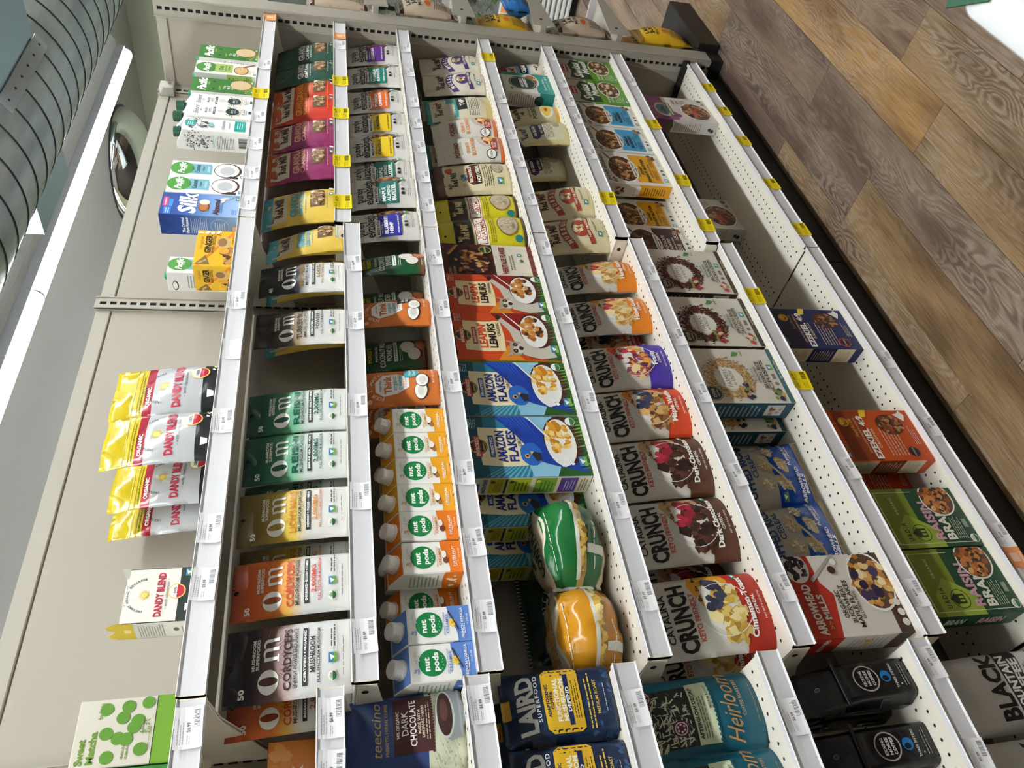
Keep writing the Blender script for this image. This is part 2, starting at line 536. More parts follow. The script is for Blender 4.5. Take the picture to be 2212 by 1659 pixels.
struct(box('ceiling', -3, 9, -7, 7, CEIL, CEIL + .05, mat('c9c9c6', .8, bump=.1, bs=180)), 'flat white ceiling above the aisles')
struct(box('wall_far', WALLX, WALLX + .1, -7, 7, 0, CEIL, mat('c6cab6', .85)), 'grey-green wall at the far end of the shop')
struct(box('wall_rear', -3, 9, -7.1, -7, 0, CEIL, mat('d0cdc2', .9)), 'pale wall behind the photographer')
struct(box('wall_side', -3, 9, 7, 7.1, 0, CEIL, mat('c9c6a0', .9)), 'pale yellow wall beyond the next aisle')
struct(box('wall_near', -3.1, -3, -7, 7, 0, CEIL, mat('d0cdc2', .9)), 'pale wall at the near end of the shop')

# ---------------------------------------------------------------- ceiling lamps
def strip_light(y, x0, x1, label):
    t = thing('strip_light', label, 'ceiling light', ((x0 + x1) / 2, y, CEIL), group='rows of ceiling strip lights')
    hx = (x1 - x0) / 2
    zt = -CEIL + 2.995
    grey = mat('c4c4c8', .5); wh = mat('dcdbd8', .55)
    def ex(name, prof, a, b, m): return extrude_x(name, prof, a, b, m, t)
    n = 10
    lens = [(.042 * math.cos(PI + PI * i / n), zt + .042 * math.sin(PI + PI * i / n)) for i in range(n + 1)]
    seg = (x1 - x0) / round((x1 - x0) / 2.6)
    k = 0
    while -hx + k * seg < hx - .1:
        a = -hx + k * seg
        ex('diffuser', lens, a + .004, a + seg - .004, emit('fbffff', TUBE)); k += 1
        ex('joint_collar', [(yy * 1.04, zz - .001) for yy, zz in lens], a + seg - .012, a + seg + .002, grey)
    ex('housing', [(-.062, zt), (.062, zt), (.062, zt + .06), (-.062, zt + .06)], -hx, hx, grey)
    pr = [(-.062, zt + .05)] + [(-.062 - .09 * math.sin(PI / 2 * i / 6), zt + .05 + .075 * (1 - math.cos(PI / 2 * i / 6))) for i in range(1, 7)]
    for s in (1, -1):
        p = [(s * a, b) for a, b in pr]
        ex('reflector', p + [(a, b + .006) for a, b in p[::-1]], -hx, hx, wh)
    for sy in (-1, 1): ex('uplight_lens', [(sy * .032, zt + .061), (sy * .058, zt + .061), (sy * .058, zt + .066), (sy * .032, zt + .066)], -hx, hx, emit('fbffff', UP))
    ex('spine', [(-.03, zt + .06), (.03, zt + .06), (.03, zt + .2), (-.03, zt + .2)], -hx, hx, grey)
    for s in (1, -1):
        for q in range(3): box('hanger_rod', (q - 1) * hx * .8 - .005, (q - 1) * hx * .8 + .005, -.005, .005, zt + .2, 0, grey, t)
    # light escaping through the slots along the reflector edge
    me = None; x = -hx + .05
    while x < hx - .1:
        if me is None:
            o = box('uplight_slot', 0, .11, -.158, -.152, zt + .121, zt + .133, emit('fbffff', 3.), t); me = o
        else:
            o = link(me.copy(), t)
        o.location.x = x
        x += .19
    return t
strip_light(1.62, .6, 5.82, 'long white strip light beyond the shelving, seen beside the round mirror')
strip_light(-.92, -2.0, 5.82, 'long white strip light above the photographed aisle')
strip_light(-6.2, 2.9, 5.82, 'long white strip light added out of view far behind the photographer, for fill')  # added lamp row, unseen, lifts the shade between the shelves
strip_light(4.02, -2.0, 5.82, 'long white strip light over the aisle after next')

# ---------------------------------------------------------------- duct
def galv():
    m, n, l, b = newmat('galvanised')
    tc = n.new('ShaderNodeTexCoord'); mp = n.new('ShaderNodeMapping'); mp.inputs['Scale'].default_value = (1.2, 7, 7)
    nz = n.new('ShaderNodeTexNoise'); nz.inputs['Scale'].default_value = 1.6; nz.inputs['Detail'].default_value = 5
    cr = n.new('ShaderNodeValToRGB'); l.new(tc.outputs['Object'], mp.inputs[0]); l.new(mp.outputs[0], nz.inputs['Vector']); l.new(nz.outputs['Fac'], cr.inputs[0])
    e = cr.color_ramp.elements; e[0].position = .3; e[0].color = (*lin('9aa6ad'), 1); e[1].position = .7; e[1].color = (*lin('d3dcdd'), 1)
    q = e.new(.5); q.color = (*lin('b6c0c4'), 1)
    l.new(cr.outputs[0], b.inputs['Base Color']); b.inputs['Metallic'].default_value = .85; b.inputs['Roughness'].default_value = .33
    add_bump(n, l, b, 40, .12, .002)
    return m
GALV = galv()
DY, DZ_, DR = .404, 2.876, .33
du = thing('spiral_duct', 'large round galvanised spiral duct under the ceiling', 'duct', (2.5, DY, DZ_))
v = []; f = []; N = 64; xs = [-4.5, -2, 0, 2, 4.88]
for x in xs:
    for i in range(N): v.append((x, DR * math.cos(2 * PI * i / N), DR * math.sin(2 * PI * i / N)))
for k in range(len(xs) - 1):
    for i in range(N): f.append((k * N + i, k * N + (i + 1) % N, (k + 1) * N + (i + 1) % N, (k + 1) * N + i))
mesh_obj('duct_shell', v, [q[::-1] for q in f], GALV, du, True)
v = []; f = []
for i in range(N):
    a = 2 * PI * i / N
    for x, r in ((-.005, DR + .0002), (-.002, DR + .003), (.002, DR + .003), (.005, DR + .0002)): v.append((x + .13 * i / N, r * math.cos(a), r * math.sin(a)))
for i in range(N - 1):
    for k in range(3): f.append((i * 4 + k, i * 4 + k + 1, (i + 1) * 4 + k + 1, (i + 1) * 4 + k))
sm = mesh_obj('seam', v, f, mat('4a5054', .4, .8), du, True)
x = -4.4; fst = True
while x < 4.7:
    o = sm if fst else link(sm.copy(), du); fst = False
    o.location = (x, 0, 0); o.rotation_euler = (.9, 0, 0); x += .13
# side outlet box
bm = bmesh.new(); bbox(bm, .087, .494, .12, .345, -.256, -.10)
bm_obj('outlet_box', bm, mat('a9c2cc', .38, .8, bump=.6, bs=60), du)
BLUE_GALV = mat('a9c2cc', .38, .8, bump=.6, bs=60)
bm = bmesh.new(); bbox(bm, .087, .51, -.62, -.13, -.252, -.06)
bm_obj('outlet_box', bm, BLUE_GALV, du)
an = math.atan2(-.27, -.19)
o = box('flange_strip', .05, .53, -.028, .028, -.002, .002, mat('b4bcc4', .4, .5, bump=.6, bs=50), du, .001)
o.location = (0, (DR + .002) * math.cos(an), (DR + .002) * math.sin(an)); o.rotation_euler = (an - PI / 2, 0, 0)
for q in range(6): cyl('rivet', .004, .004, mat('5a5f66', .3, .9), o, 8, (.09 + q * .08, .0, .003))
# ---------------------------------------------------------------- mirror
mi = thing('dome_mirror', 'silver convex security mirror dome under the ceiling', 'mirror', (6.33, 2.86, CEIL))
v = [(0, 0, -.24)]; f = []; N = 40; K = 12
for k in range(1, K + 1):
    t_ = PI / 2 * k / K
    for i in range(N): v.append((.47 * math.sin(t_) * math.cos(2 * PI * i / N), .47 * math.sin(t_) * math.sin(2 * PI * i / N), -.24 * math.cos(t_)))
for i in range(N): f.append((0, 1 + (i + 1) % N, 1 + i))
for k in range(K - 1):
    for i in range(N): f.append((1 + k * N + i, 1 + k * N + (i + 1) % N, 1 + (k + 1) * N + (i + 1) % N, 1 + (k + 1) * N + i))
mesh_obj('mirror_dome', v, f, mat('e8ecec', .02, 1.), mi, True)
v = []; f = []
for i in range(N):
    a = 2 * PI * i / N
    for r, z in ((.468, 0), (.468, -.012), (.485, -.012), (.485, 0)): v.append((r * math.cos(a), r * math.sin(a), z))
for i in range(N):
    for k in range(4): f.append((i * 4 + k, i * 4 + (k + 1) % 4, ((i + 1) % N) * 4 + (k + 1) % 4, ((i + 1) % N) * 4 + k))
mesh_obj('rim', v, f, mat('2a2a2c', .4), mi)

# ---------------------------------------------------------------- gondola
BEIGE = mat('a39c90', .55, vary=.03); BEIGE2 = mat('a59f93', .5); CREAM = mat('e6e0d2', .45)
YB = .316
def ladder(name, x0, x1, yf, z0, z1, parent, axis='y'):
    """slotted upright: two rails and the rungs between the slots, open to a dark channel behind"""
    bm = bmesh.new()
    w = x1 - x0; c = (x0 + x1) / 2; sw = .006; pitch = .0254
    def B(a, b, za, zb, d0=0., d1=.003):
        if axis == 'y': bbox(bm, a, b, yf + d0, yf + d1, za, zb)
        else: bbox(bm, yf + d0, yf + d1, a, b, za, zb)
    B(x0, c - sw, z0, z1); B(c + sw, x1, z0, z1)
    B(x0, x0 + .003, z0, z1, -.004, .03); B(x1 - .003, x1, z0, z1, -.004, .03)
    z = z1 - .012
    B(c - sw, c + sw, z, z1)
    while z > z0 + pitch:
        B(c - sw, c + sw, z - pitch, z - .0165); z -= pitch
    o = bm_obj(name, bm, BEIGE2, parent)
    bm = bmesh.new()
    if axis == 'y': bbox(bm, c - .02, c + .02, yf + .004, yf + .0065, z0, z1)
    else: bbox(bm, yf + .004, yf + .0065, c - .02, c + .02, z0, z1)
    bm_obj('slot_channel', bm, mat('0c0d10', .8), o)
    return o
g = thing('gondola_shelving', 'beige metal shelving run with slotted uprights and back panels', 'shelving')
for x in (.5, 1.73, 2.925): ladder('upright', x - .022, x + .022, YB - .012, .1, 2.21, g)
for a, b in ((-.72, .478), (.522, 1.708), (1.752, 2.903)):
    box('back_panel', a, b, YB, YB + .012, .1, 2.165, BEIGE, g)
    box('top_rail', a, b, YB - .004, YB + .016, 2.168, 2.205, BEIGE2, g, .002)
    box('kick_plate', a - .02, b + .02, .045, .055, 0, .126, mat('0e0d0c', .6), g)
    box('base_riser', a, b, .055, YB, .02, .10, mat('1a1816', .7), g)
box('corner_bracket', 2.885, 2.935, YB - .04, YB - .004, 2.15, 2.20, mat('c9c5bb', .3, .6), g, .002)
cyl('bolt', .006, .006, mat('b5b5b5', .25, 1.), g, 10, (2.912, YB - .042, 2.165), (PI / 2, 0, 0))

e = thing('endcap_shelving', 'beige end panel with a tall row of slots at the far shelf end', 'shelving')
ladder('upright', -.018, .045, 2.948, .06, 2.19, e, 'x')
box('end_panel', 2.953, 2.963, .045, .62, .1, 2.165, BEIGE, e)
box('top_rail', 2.947, 2.967, .045, .62, 2.15, 2.186, BEIGE2, e, .002)
box('upright_post', 2.957, 3.03, -.02, .045, .06, 2.19, BEIGE2, e, .002)
box('base_plinth', 3.032, 3.46, -.05, .8, 0, .10, mat('17120f', .5), e, .004)
box('base_foot', 2.955, 3.03, -.02, .3, 0, .06, mat('12100f', .6), e, .004)

# shelves
LIP = [(-.010, 0), (-.0055, .002), (-.0045, .021), (-.0045, .0395), (-.008, .042), (-.006, .0435), (.004, .0435), (.006, .036), (.006, .001), (.0, -.001)]
WHITE = mat('e9e8ea', .35); PLAST = mat('dbdadd', .28)
hm = None
TAGM = {}
def price_tag(kind_, variant):
    """card meshes, one per look"""
    key = (kind_, variant)
    if key in TAGM: return TAGM[key]
    W, H = {'w': (.062, .040), 'y': (.062, .05), 'o': (.05, .041), 'b': (.06, .038)}[kind_]
    col = {'w': 'f6f5f7', 'y': 'f6dc12', 'o': 'f2a468', 'b': 'f3f2f4'}[kind_]
    y = -.0105
    n = 6
    def fn(u, v): return ((u - .5) * W, y - .0035 * (1 - (2 * v - 1) ** 2) * -1 - .001, v * H)
    V = []; F = []
    for j in range(n + 1):
        for i in range(2): V.append(fn(i, j / n))
    for j in range(n + 1):
        for i in range(2): q = fn(i, j / n); V.append((q[0], q[1] + .0006, q[2]))
    k = 2 * (n + 1)
    for j in range(n):
        F.append((2 * j, 2 * j + 1, 2 * j + 3, 2 * j + 2)); F.append((k + 2 * j + 1, k + 2 * j, k + 2 * j + 2, k + 2 * j + 3))
        F.append((2 * j, 2 * j + 2, k + 2 * j + 2, k + 2 * j)); F.append((2 * j + 1, k + 2 * j + 1, k + 2 * j + 3, 2 * j + 3))
    a = mesh_obj('price_tag', V, F, pm(col)); COL.objects.unlink(a)
    fc = Face(fn, W, H, Vector((0, -1, 0)))
    r = fc.rng; r.seed(variant * 7 + ord(kind_))
    pr = r.choice(['$4.79', '$4.29', '$6.99', '$3.49', '$5.99', '$7.49'])
    if kind_ == 'y':
        pr = ['$4.79', '$3.49', '$4.29'][variant]
        fc.t(pr, .66, .8, .15, '3a3412', w=.36); fc.lines(.08, .44, .62, .92, 4, '8d8226'); fc.lines(.5, .92, .58, .68, 2, '8d8226')
        fc.bars(.55, .1, .95, .34, '3a3412', 12); fc.lines(.08, .5, .12, .4, 3, '9c8f22')
    elif kind_ == 'w':
        fc.lines(.1, .75, .64, .92, 3, 'bdbcc2'); fc.t(pr, .5, .5, .13, '6a6a70', w=.24); fc.lines(.1, .32, .42, .56, 2, 'c4c3c9'); fc.bars(.5, .1, .92, .32, '8a8a90', 13)
    elif kind_ == 'o':
        fc.r(.3, .25, .7, .75, 'f7d3b4'); fc.t('&', .5, .5, .3, 'f2a468'); fc.t('local', .5, .14, .1, 'fbe6d6', w=.5)
    fc.build(a, 'tag_print', 'price_print')
    TAGM[key] = (a, kids(a))
    for o in TAGM[key][1]: COL.objects.unlink(o)
    return TAGM[key]

LEV = {'S1': (1.773, 1.775, 1.775), 'S2': (1.566, 1.511, 1.533), 'S3': (1.33, 1.304, 1.304), 'S4': (1.069, .997, .997), 'S5': (.79, .708, .744), 'S6': (.468, .42, .457), 'S7': (.127, .127, .127)}
BAY = ((-.72, .4985), (.5025, 1.7285), (1.7325, 2.943))
NM = {'S1': 'top', 'S2': 'second', 'S3': 'third', 'S4': 'fourth', 'S5': 'fifth', 'S6': 'sixth', 'S7': 'bottom'}
BN = ('nearest', 'middle', 'far')
TAGS = {
'S1':[('o',2.92),('w',2.56),('y',2.37),('w',2.23),('w',2.08),('w',1.93),('w',1.79),('w',1.41),('b',1.25),('w',1.05),('w',0.8),('w',0.69),('w',0.455)],
'S2':[('o',2.83),('w',2.76),('y',2.5),('y',2.29),('y',2.02),('y',1.82),('w',1.56),('w',1.35),('w',1.09),('w',0.86),('w',0.58),('w',0.45),('w',0.37)],
'S3':[('w',2.79),('w',2.61),('w',2.4),('w',2.27),('w',2.13),('w',1.97),('w',1.83),('w',1.6),('w',1.4),('w',1.16),('w',0.91),('w',0.75),('w',0.6),('w',0.45)],
'S4':[('y',2.79),('w',2.48),('w',2.25),('w',2.09),('w',1.89),('w',1.66),('w',1.39),('w',1.1),('w',0.82),('w',0.62),('w',0.42)],
'S5':[('w',2.85),('w',2.64),('w',2.51),('w',2.39),('w',2.17),('y',1.92),('w',1.57),('w',1.32),('w',1.13),('w',0.89),('w',0.62),('w',0.38)],
'S6':[('w',2.71),('y',2.4),('y',2.05),('y',1.81),('y',1.49),('y',1.17),('w',0.9),('w',0.59),('w',0.45),('w',0.28)],
'S7':[('y',2.73),('y',2.55),('y',2.34),('y',2.07),('y',1.82),('w',1.25),('w',1.02),('w',0.71),('o',0.655)]}
HOLE = None
def shelf(lv, bay):
    global HOLE
    z0 = LEV[lv][bay]; x0, x1 = BAY[bay]; xc = (x0 + x1) / 2; hw = (x1 - x0) / 2
    t = thing('gondola_shelf', 'white metal shelf, %s from the top in the %s bay' % (NM[lv], BN[bay]) if lv not in ('S1', 'S7') else 'white metal %s shelf of the %s bay' % (NM[lv], BN[bay]), 'shelf', (xc, 0, z0), group='white gondola shelves')
    zd = .038
    o = extrude_x('price_channel', LIP, -hw, hw, PLAST, t)
    for s in (-1, 1):
        extrude_x('channel_end_cap', [(y * 1.06 - .0005, z) for y, z in LIP], s * hw - (.0025 if s > 0 else 0), s * hw + (.0025 if s < 0 else 0), CREAM, t)
    bm = bmesh.new()
    bbox(bm, -hw + .002, hw - .002, .006, YB - .02, zd - .003, zd)
    bbox(bm, -hw + .002, hw - .002, .006, .012, zd - .034, zd - .003)
    bbox(bm, -hw + .002, hw - .002, YB - .06, YB - .05, zd - .02, zd - .003)
    bbox(bm, -hw + .002, hw - .002, .14, .19, zd - .012, zd - .003)
    bm_obj('deck', bm, CREAM, t)
    for s in (-1, 1):
        xa, xb = (-hw + .0005, -hw + .003) if s < 0 else (hw - .003, hw - .0005)
        if lv != 'S7':
            br_ = extrude_x('bracket', [(.012, zd - .004), (YB - .018, zd - .004), (YB - .018, zd - .13), (YB - .05, zd - .12), (.10, zd - .052), (.012, zd - .036)], xa, xb, CREAM, t)
            for yy, zz in ((.2, zd - .05), (.04, zd - .018)): cyl('bracket_hole', .006, .0006, mat('0a0a0a', .8), br_, 10, (xa - .0004 if s < 0 else xb + .0004, yy, zz), (0, PI / 2, 0))
    if lv in ('S3', 'S4', 'S5', 'S6', 'S7'):
        V = []; F = []
        for r_, yy in enumerate((.038, .066, .205, .233)):
            k = -hw + .03 + (.0127 if r_ % 2 else 0)
            while k < hw - .02:
                b0 = len(V)
                for i in range(8): V.append((k + .0033 * math.cos(i * PI / 4), yy + .0033 * math.sin(i * PI / 4), zd + .0003))
                F.append(tuple(range(b0, b0 + 8))); k += .0254
        tag(mesh_obj('perforations', V, F, mat('16130f', .9), t), kind='stuff')
    if lv == 'S7' and bay == 2: box('rubber_end_strip', hw - .018, hw - .001, -.014, YB - .03, .03, zd + .022, mat('0e0e0f', .5), t, .004)
    i = 0
    for kd, x in TAGS[lv]:
        if not (x0 < x < x1): continue
        a, ch = price_tag(kd, i % 3); i += 1
        c = link(a.copy(), t); c.location = (x - xc, 0, -.003 if kd == 'y' else .0005); c.rotation_euler = (0, rg.uniform(-.05, .05), rg.uniform(-.03, .03))
        for q in ch: link(q.copy(), c)
    return t
for lv in LEV:
    for b in range(3): shelf(lv, b)
ZT = {(lv, b): LEV[lv][b] + .038 for lv in LEV for b in range(3)}
ZT = {k: v + .0005 for k, v in ZT.items()}

# ================================================================ PACKAGES
NAVY = '1f2a63'
def cap_on(root, x, y, z, tilt, col, r=.013, h=.016):
    b = cyl('cap_collar', r * 1.12, .005, mat(col, .4), root, 18, (x, y, z), (tilt, 0, 0))
    d = Vector((0, math.sin(-tilt) * -1, math.cos(tilt)))
    d = Vector((0, -math.sin(tilt), math.cos(tilt)))
    return cyl('screw_cap', r, h, mat(col, .38), root, 18, Vector((x, y, z)) + d * (h / 2), (tilt, 0, 0), bevel=.0015)

# ---- top shelf cartons
@kind('pacgreen', .085, .195, .06, 'oat_drink_carton')
def _(o, W, H, T):
    F, L, P = box_body(o, W, H, T, ['3f7a35', 'e9e8e2', '3f7a35', '3f7a35', '3f7a35'])
    F.r(0, 0, 1, .16, '5c8f38')
    F.t('Pacific', .5, .84, .13, 'f6f6f0', w=.86, b=2, sh=.3); F.t('FOODS', .62, .735, .025, 'c8c24a', w=.22)
    F.c(.25, .66, .05, '1f4a3a'); F.c(.75, .66, .05, '1f4a3a'); F.t('organic', .3, .57, .03, 'a9c04a', w=.3, sh=.3)
    F.t('Oat', .38, .5, .045, 'f2f2ea', w=.2); F.t('MILK', .38, .435, .045, 'f2f2ea', w=.26); F.t('CREAMY', .38, .375, .03, 'f2f2ea', w=.28)
    F.e(.62, .24, .36, .17, '8a6a4a'); F.e(.62, .255, .34, .16, 'd8bd93')
    F.heap(.3, .14, .26, .1, 26, ['d9b36a', 'c99a4e', 'e8cd93'], .035, 6, .5)
    F.gmo(.16, .07, .16); F.seal(.85, .07, .07)
    L.r(.1, .12, .9, .62, 'f2f1ec'); L.t('NUTRITION', .5, .58, .03, '333333', w=.7); L.lines(.16, .84, .14, .55, 13, '555555')
    F.build(o); L.build(o, 'side_artwork')
    cap_on(o, 0, T * .6, H + .002, 0, '3aa070', .012, .01)

@kind('pacoat', .085, .195, .06, 'oat_drink_carton')
def _(o, W, H, T):
    F, L, P = box_body(o, W, H, T, ['ecebe6', 'd8d7d2', 'ecebe6', 'ecebe6', 'ecebe6'])
    F.c(.5, .82, .4, '4c8a3c'); F.t('Pacific', .5, .83, .09, 'f6f6f0', w=.66, b=2, sh=.3); F.t('FOODS', .58, .77, .022, 'f6f6f0', w=.24)
    F.r(.16, .42, .84, .69, 'a8c46a'); F.t('Oat', .5, .6, .07, '2c4a2a', w=.36); F.t('organic beverage', .5, .53, .025, '2c4a2a', w=.5); F.t('Original', .5, .48, .03, '2c4a2a', w=.34, sh=.3)
    F.p([(.62, .26), (.98, .05), (1., .1), (.7, .32)], '8a5533'); F.e(.42, .28, .34, .12, '9a6238'); F.e(.42, .285, .3, .1, 'd6b075')
    F.heap(.42, .285, .28, .09, 26, ['ecd7ab', 'd9b36a', 'f2e4c4'], .04, 6, .5); F.heap(.25, .12, .2, .06, 9, ['ecd7ab', 'd9b36a'], .04, 6, .5)
    F.gmo(.16, .06, .16)
    L.r(.0, .1, 1, .5, 'a8c46a'); L.lines(.1, .9, .14, .48, 10, '3c5a30')
    F.build(o); L.build(o, 'side_artwork')
    cap_on(o, 0, T * .6, H + .002, 0, '3aa070', .012, .01)

@kind('coco', .076, .195, .06, 'coconut_drink_carton')
def _(o, W, H, T):
    F, L, P = box_body(o, W, H, T, ['eeeeec', 'e2e2e0', 'eeeeec', 'eeeeec', 'eeeeec'])
    F.r(.2, .46, .84, .76, '7fb6c6'); F.c(.52, .85, .4, '4c9a3a'); F.t('Pacific', .52, .86, .085, 'f6f6f0', w=.66, b=2, sh=.3); F.t('FOODS', .6, .8, .022, 'f6f6f0', w=.26)
    F.t('organic', .52, .715, .02, '3c5a66', w=.3); F.t('Coconut', .52, .65, .06, '1f3c50', w=.5, b=2); F.t('Original', .52, .575, .03, '1f3c50', w=.3, sh=.3); F.r(.34, .49, .72, .52, 'a9d2dc')
    F.c(.78, .44, .09, 'dfe6e2')
    F.e(.5, .25, .46, .185, '4a3026'); F.e(.5, .26, .42, .165, 'f4f3f0'); F.e(.48, .255, .27, .1, 'c4c5c6')
    F.p([(.0, .3), (.16, .2), (.1, .1), (0, .1)], '3a2a24'); F.p([(.62, .07), (.8, .1), (.72, .02)], 'dcdcda'); F.p([(.65, .065), (.78, .09), (.72, .03)], 'f6f6f4')
    F.gmo(.14, .05, .16)
    L.e(.3, .9, .25, .04, '2a2220'); L.e(.3, .905, .2, .03, 'ecebe8'); L.lines(.2, .9, .3, .75, 12, '777777'); L.e(.6, .2, .34, .1, '3a2a24'); L.e(.6, .2, .28, .08, 'ecebe8')
    F.build(o); L.build(o, 'side_artwork')
    cap_on(o, 0, T * .6, H + .002, 0, '3aa070', .012, .01)

@kind('elm', .07, .216, .07, 'oat_milk_carton')
def _(o, W, H, T):
    F, L, R, sn = slant_body(o, W, .185, .222, T, .05, ['efeeea', 'e8e7e2', 'f4f4f2'])
    F.t('Elmhurst', .5, .88, .07, '3b3b3b', w=.66, sh=.35, b=0); F.t('1925', .5, .81, .025, '777777', w=.16)
    F.t('MILKED', .5, .73, .035, '4a4a4a', w=.42, sp=.1); F.t('OATS', .5, .675, .035, '4a4a4a', w=.3, sp=.1); F.r(.2, .59, .8, .625, '22333a'); F.t('UNSWEETENED', .5, .607, .018, 'f0f0ea', w=.5)
    F.c(.5, .52, .13, 'd8d8d2'); F.heap(.5, .31, .46, .17, 60, ['c9a24a', '8a7a3a', 'b98f3a', '5a6a4a'], .05, 6, .4)
    F.c(.5, .33, .27, '1d3a3c'); F.t('ONLY 2', .5, .335, .035, 'f2f2ea', w=.32); F.t('ingredients', .5, .29, .016, 'd8d8cc', w=.28)
    F.lines(.28, .72, .1, .16, 2, '777777'); F.r(.38, .02, .62, .08, '1d3a3c')
    R.t('x', .5, .2, .1, '444444'); R.c(.5, .45, .18, 'd9dcd8')
    L.lines(.15, .85, .2, .8, 14, '888888')
    F.build(o); L.build(o, 'side_artwork'); R.build(o, 'roof_artwork')
    cap_on(o, 0, .028, .208, 0, '1b4f38', .016, .022)

@kind('macad', .068, .205, .066, 'macadamia_milk_carton')
def _(o, W, H, T):
    F, L, R, sn = slant_body(o, W, .19, .212, T, .05, ['efefec', 'eceae6', 'f2f2f0'])
    g1 = ['3c3c3e', '6a6a6c', '9a9a9a', 'c4c4c4']
    F.heap(.55, .84, .42, .14, 60, g1, .05, 7, .8); F.heap(.45, .66, .25, .1, 18, g1, .08, 8, .95)
    F.r(.3, .84, .75, .97, '2aa39a'); F.lines(.36, .7, .86, .95, 3, 'd6f0ec')
    F.c(.5, .6, .12, '7fcfc4'); F.t('milkadamia', .5, .43, .05, '555555', w=.74, sh=.1, b=0); F.t('unsweetened', .5, .34, .025, '2aa39a', w=.5)
    F.r(.08, .1, .92, .26, '1fa79a'); F.lines(.3, .8, .13, .23, 3, 'd6f0ec'); F.lines(.3, .7, .03, .07, 2, '8a8a8a')
    L.heap(.5, .85, .48, .14, 80, g1, .05, 6, .6); L.heap(.4, .66, .3, .1, 30, g1, .05, 6, .6); L.heap(.7, .68, .06, .1, 10, g1, .04, 5, .5)
    L.t("let's moo-ve", .5, .57, .03, '3fa79c', w=.6, sh=.3, b=0); L.lines(.15, .85, .26, .52, 11, '6a6a6a'); L.bars(.25, .06, .75, .2)
    F.build(o); L.build(o, 'side_artwork')
    cap_on(o, 0, .03, .205, 0, '1b4f38', .015, .016)

@kind('silk', .095, .2, .064, 'almond_drink_carton')
def _(o, W, H, T):
    b1 = ramp([(0, 'a9c4e6'), (.35, '7fa6dc'), (.7, '2a56a8'), (1, '1b3f92')], .4, 0)
    b2 = ramp([(0, '8fb0da'), (.35, '6a90cc'), (.75, '20489c'), (1, '163680')], .4, 0)
    F, L, P = box_body(o, W, H, T, [b1, b2, b2, b2, '1b3f92'])
    me = o.children[0].data if o.children else kids(o)[0].data
    lay = me.uv_layers.new(name='UVMap')
    for lp in me.loops: lay.data[lp.index].uv = (.5, me.vertices[lp.vertex_index].co.z / H)
    F.r(.02, .86, .34, .95, '2f7fe0'); F.r(.36, .91, .78, .97, 'e0447a'); F.r(.36, .85, .7, .905, '3f8fe8'); F.lines(.06, .3, .875, .935, 2, 'e6f0fc'); F.lines(.4, .74, .92, .96, 1, 'fbe6ee')
    F.t('Silk', .52, .68, .21, 'f6f8fc', w=.9, b=2, sh=.15)
    F.e(.4, .47, .22, .07, '8a4a2a'); F.e(.42, .475, .19, .055, 'c07a48'); F.e(.62, .47, .12, .065, 'f2e6d6'); F.p([(.2, .43), (.34, .44), (.24, .4)], '5f8f3a')
    F.t('Almond', .42, .32, .07, '5a2a2a', w=.72, b=2); F.lines(.14, .66, .24, .285, 2, '3a5aa8')
    F.heap(.78, .24, .1, .05, 8, ['f6f2e4', 'e8d9a8'], .06); F.p([(.72, .18), (.92, .1), (.9, .12)], '3a2a22')
    F.lines(.1, .4, .06, .13, 3, '4a7fd0'); F.gmo(.84, .06, .18)
    L.p([(0, 1), (1, 1), (.5, .84)], '1a3a86'); L.t('The Original', .5, .72, .035, 'f2f6fc', w=.74, b=2); L.t('Plant Pioneer', .5, .67, .035, 'f2f6fc', w=.78, b=2)
    L.lines(.12, .88, .42, .63, 9, 'c4d6f0'); L.ring(.5, .27, .36, .015, 'c4d6f0'); L.lines(.3, .72, .2, .34, 5, 'dbe6f6'); L.e(.35, .08, .22, .05, 'a0563a'); L.e(.4, .085, .15, .04, 'e6c0a0')
    F.build(o); L.build(o, 'side_artwork')

@kind('ginger', .14, .096, .08, 'ginger_drink_box')
def _(o, W, H, T):
    F, L, P = box_body(o, W, H, T, ['efb824', 'e8b832', 'efb824', 'e8b832', 'f0c23c'])
    for f_, k in ((F, 1.), (L, 1.)):
        f_.p([(0, .93), (.0, .86), (.9, .1), (1, .12)], 'e8882a')
        f_.p([(.04, .96), (.3, .72), (.04, .6)], '8a6a3a'); f_.t('INSTANT', .12, .78, .05, 'f2e0a8', w=.16, rot=-.9)
        f_.t('Original', .62, .87, .07, 'a8743a', w=.36, sh=.3, b=0); f_.t('GINGER', .6, .7, .15, '33291a', w=.5, b=2); f_.t('HONEY CRYSTALS', .6, .57, .07, '5a4422', w=.5)
        f_.e(.66, .33, .16, .17, 'c9b27a'); f_.e(.66, .36, .12, .11, '9a7040')
        f_.heap(.3, .18, .22, .14, 20, ['7a4a2a', 'b07a44', '5a3420', 'c9985a'], .06, 7, .7); f_.e(.42, .3, .09, .12, 'e0a23a')
        f_.lines(.62, .94, .04, .14, 2, '7a5a22')
    F.t('NATURAL', .9, .62, .04, '5a4422', w=.3, rot=1.2)
    for i in range(4): F.heap(.93, .9 - i * .14, .03, .04, 3, ['f6f0e0'], .04)
    F.build(o); L.build(o, 'side_artwork')

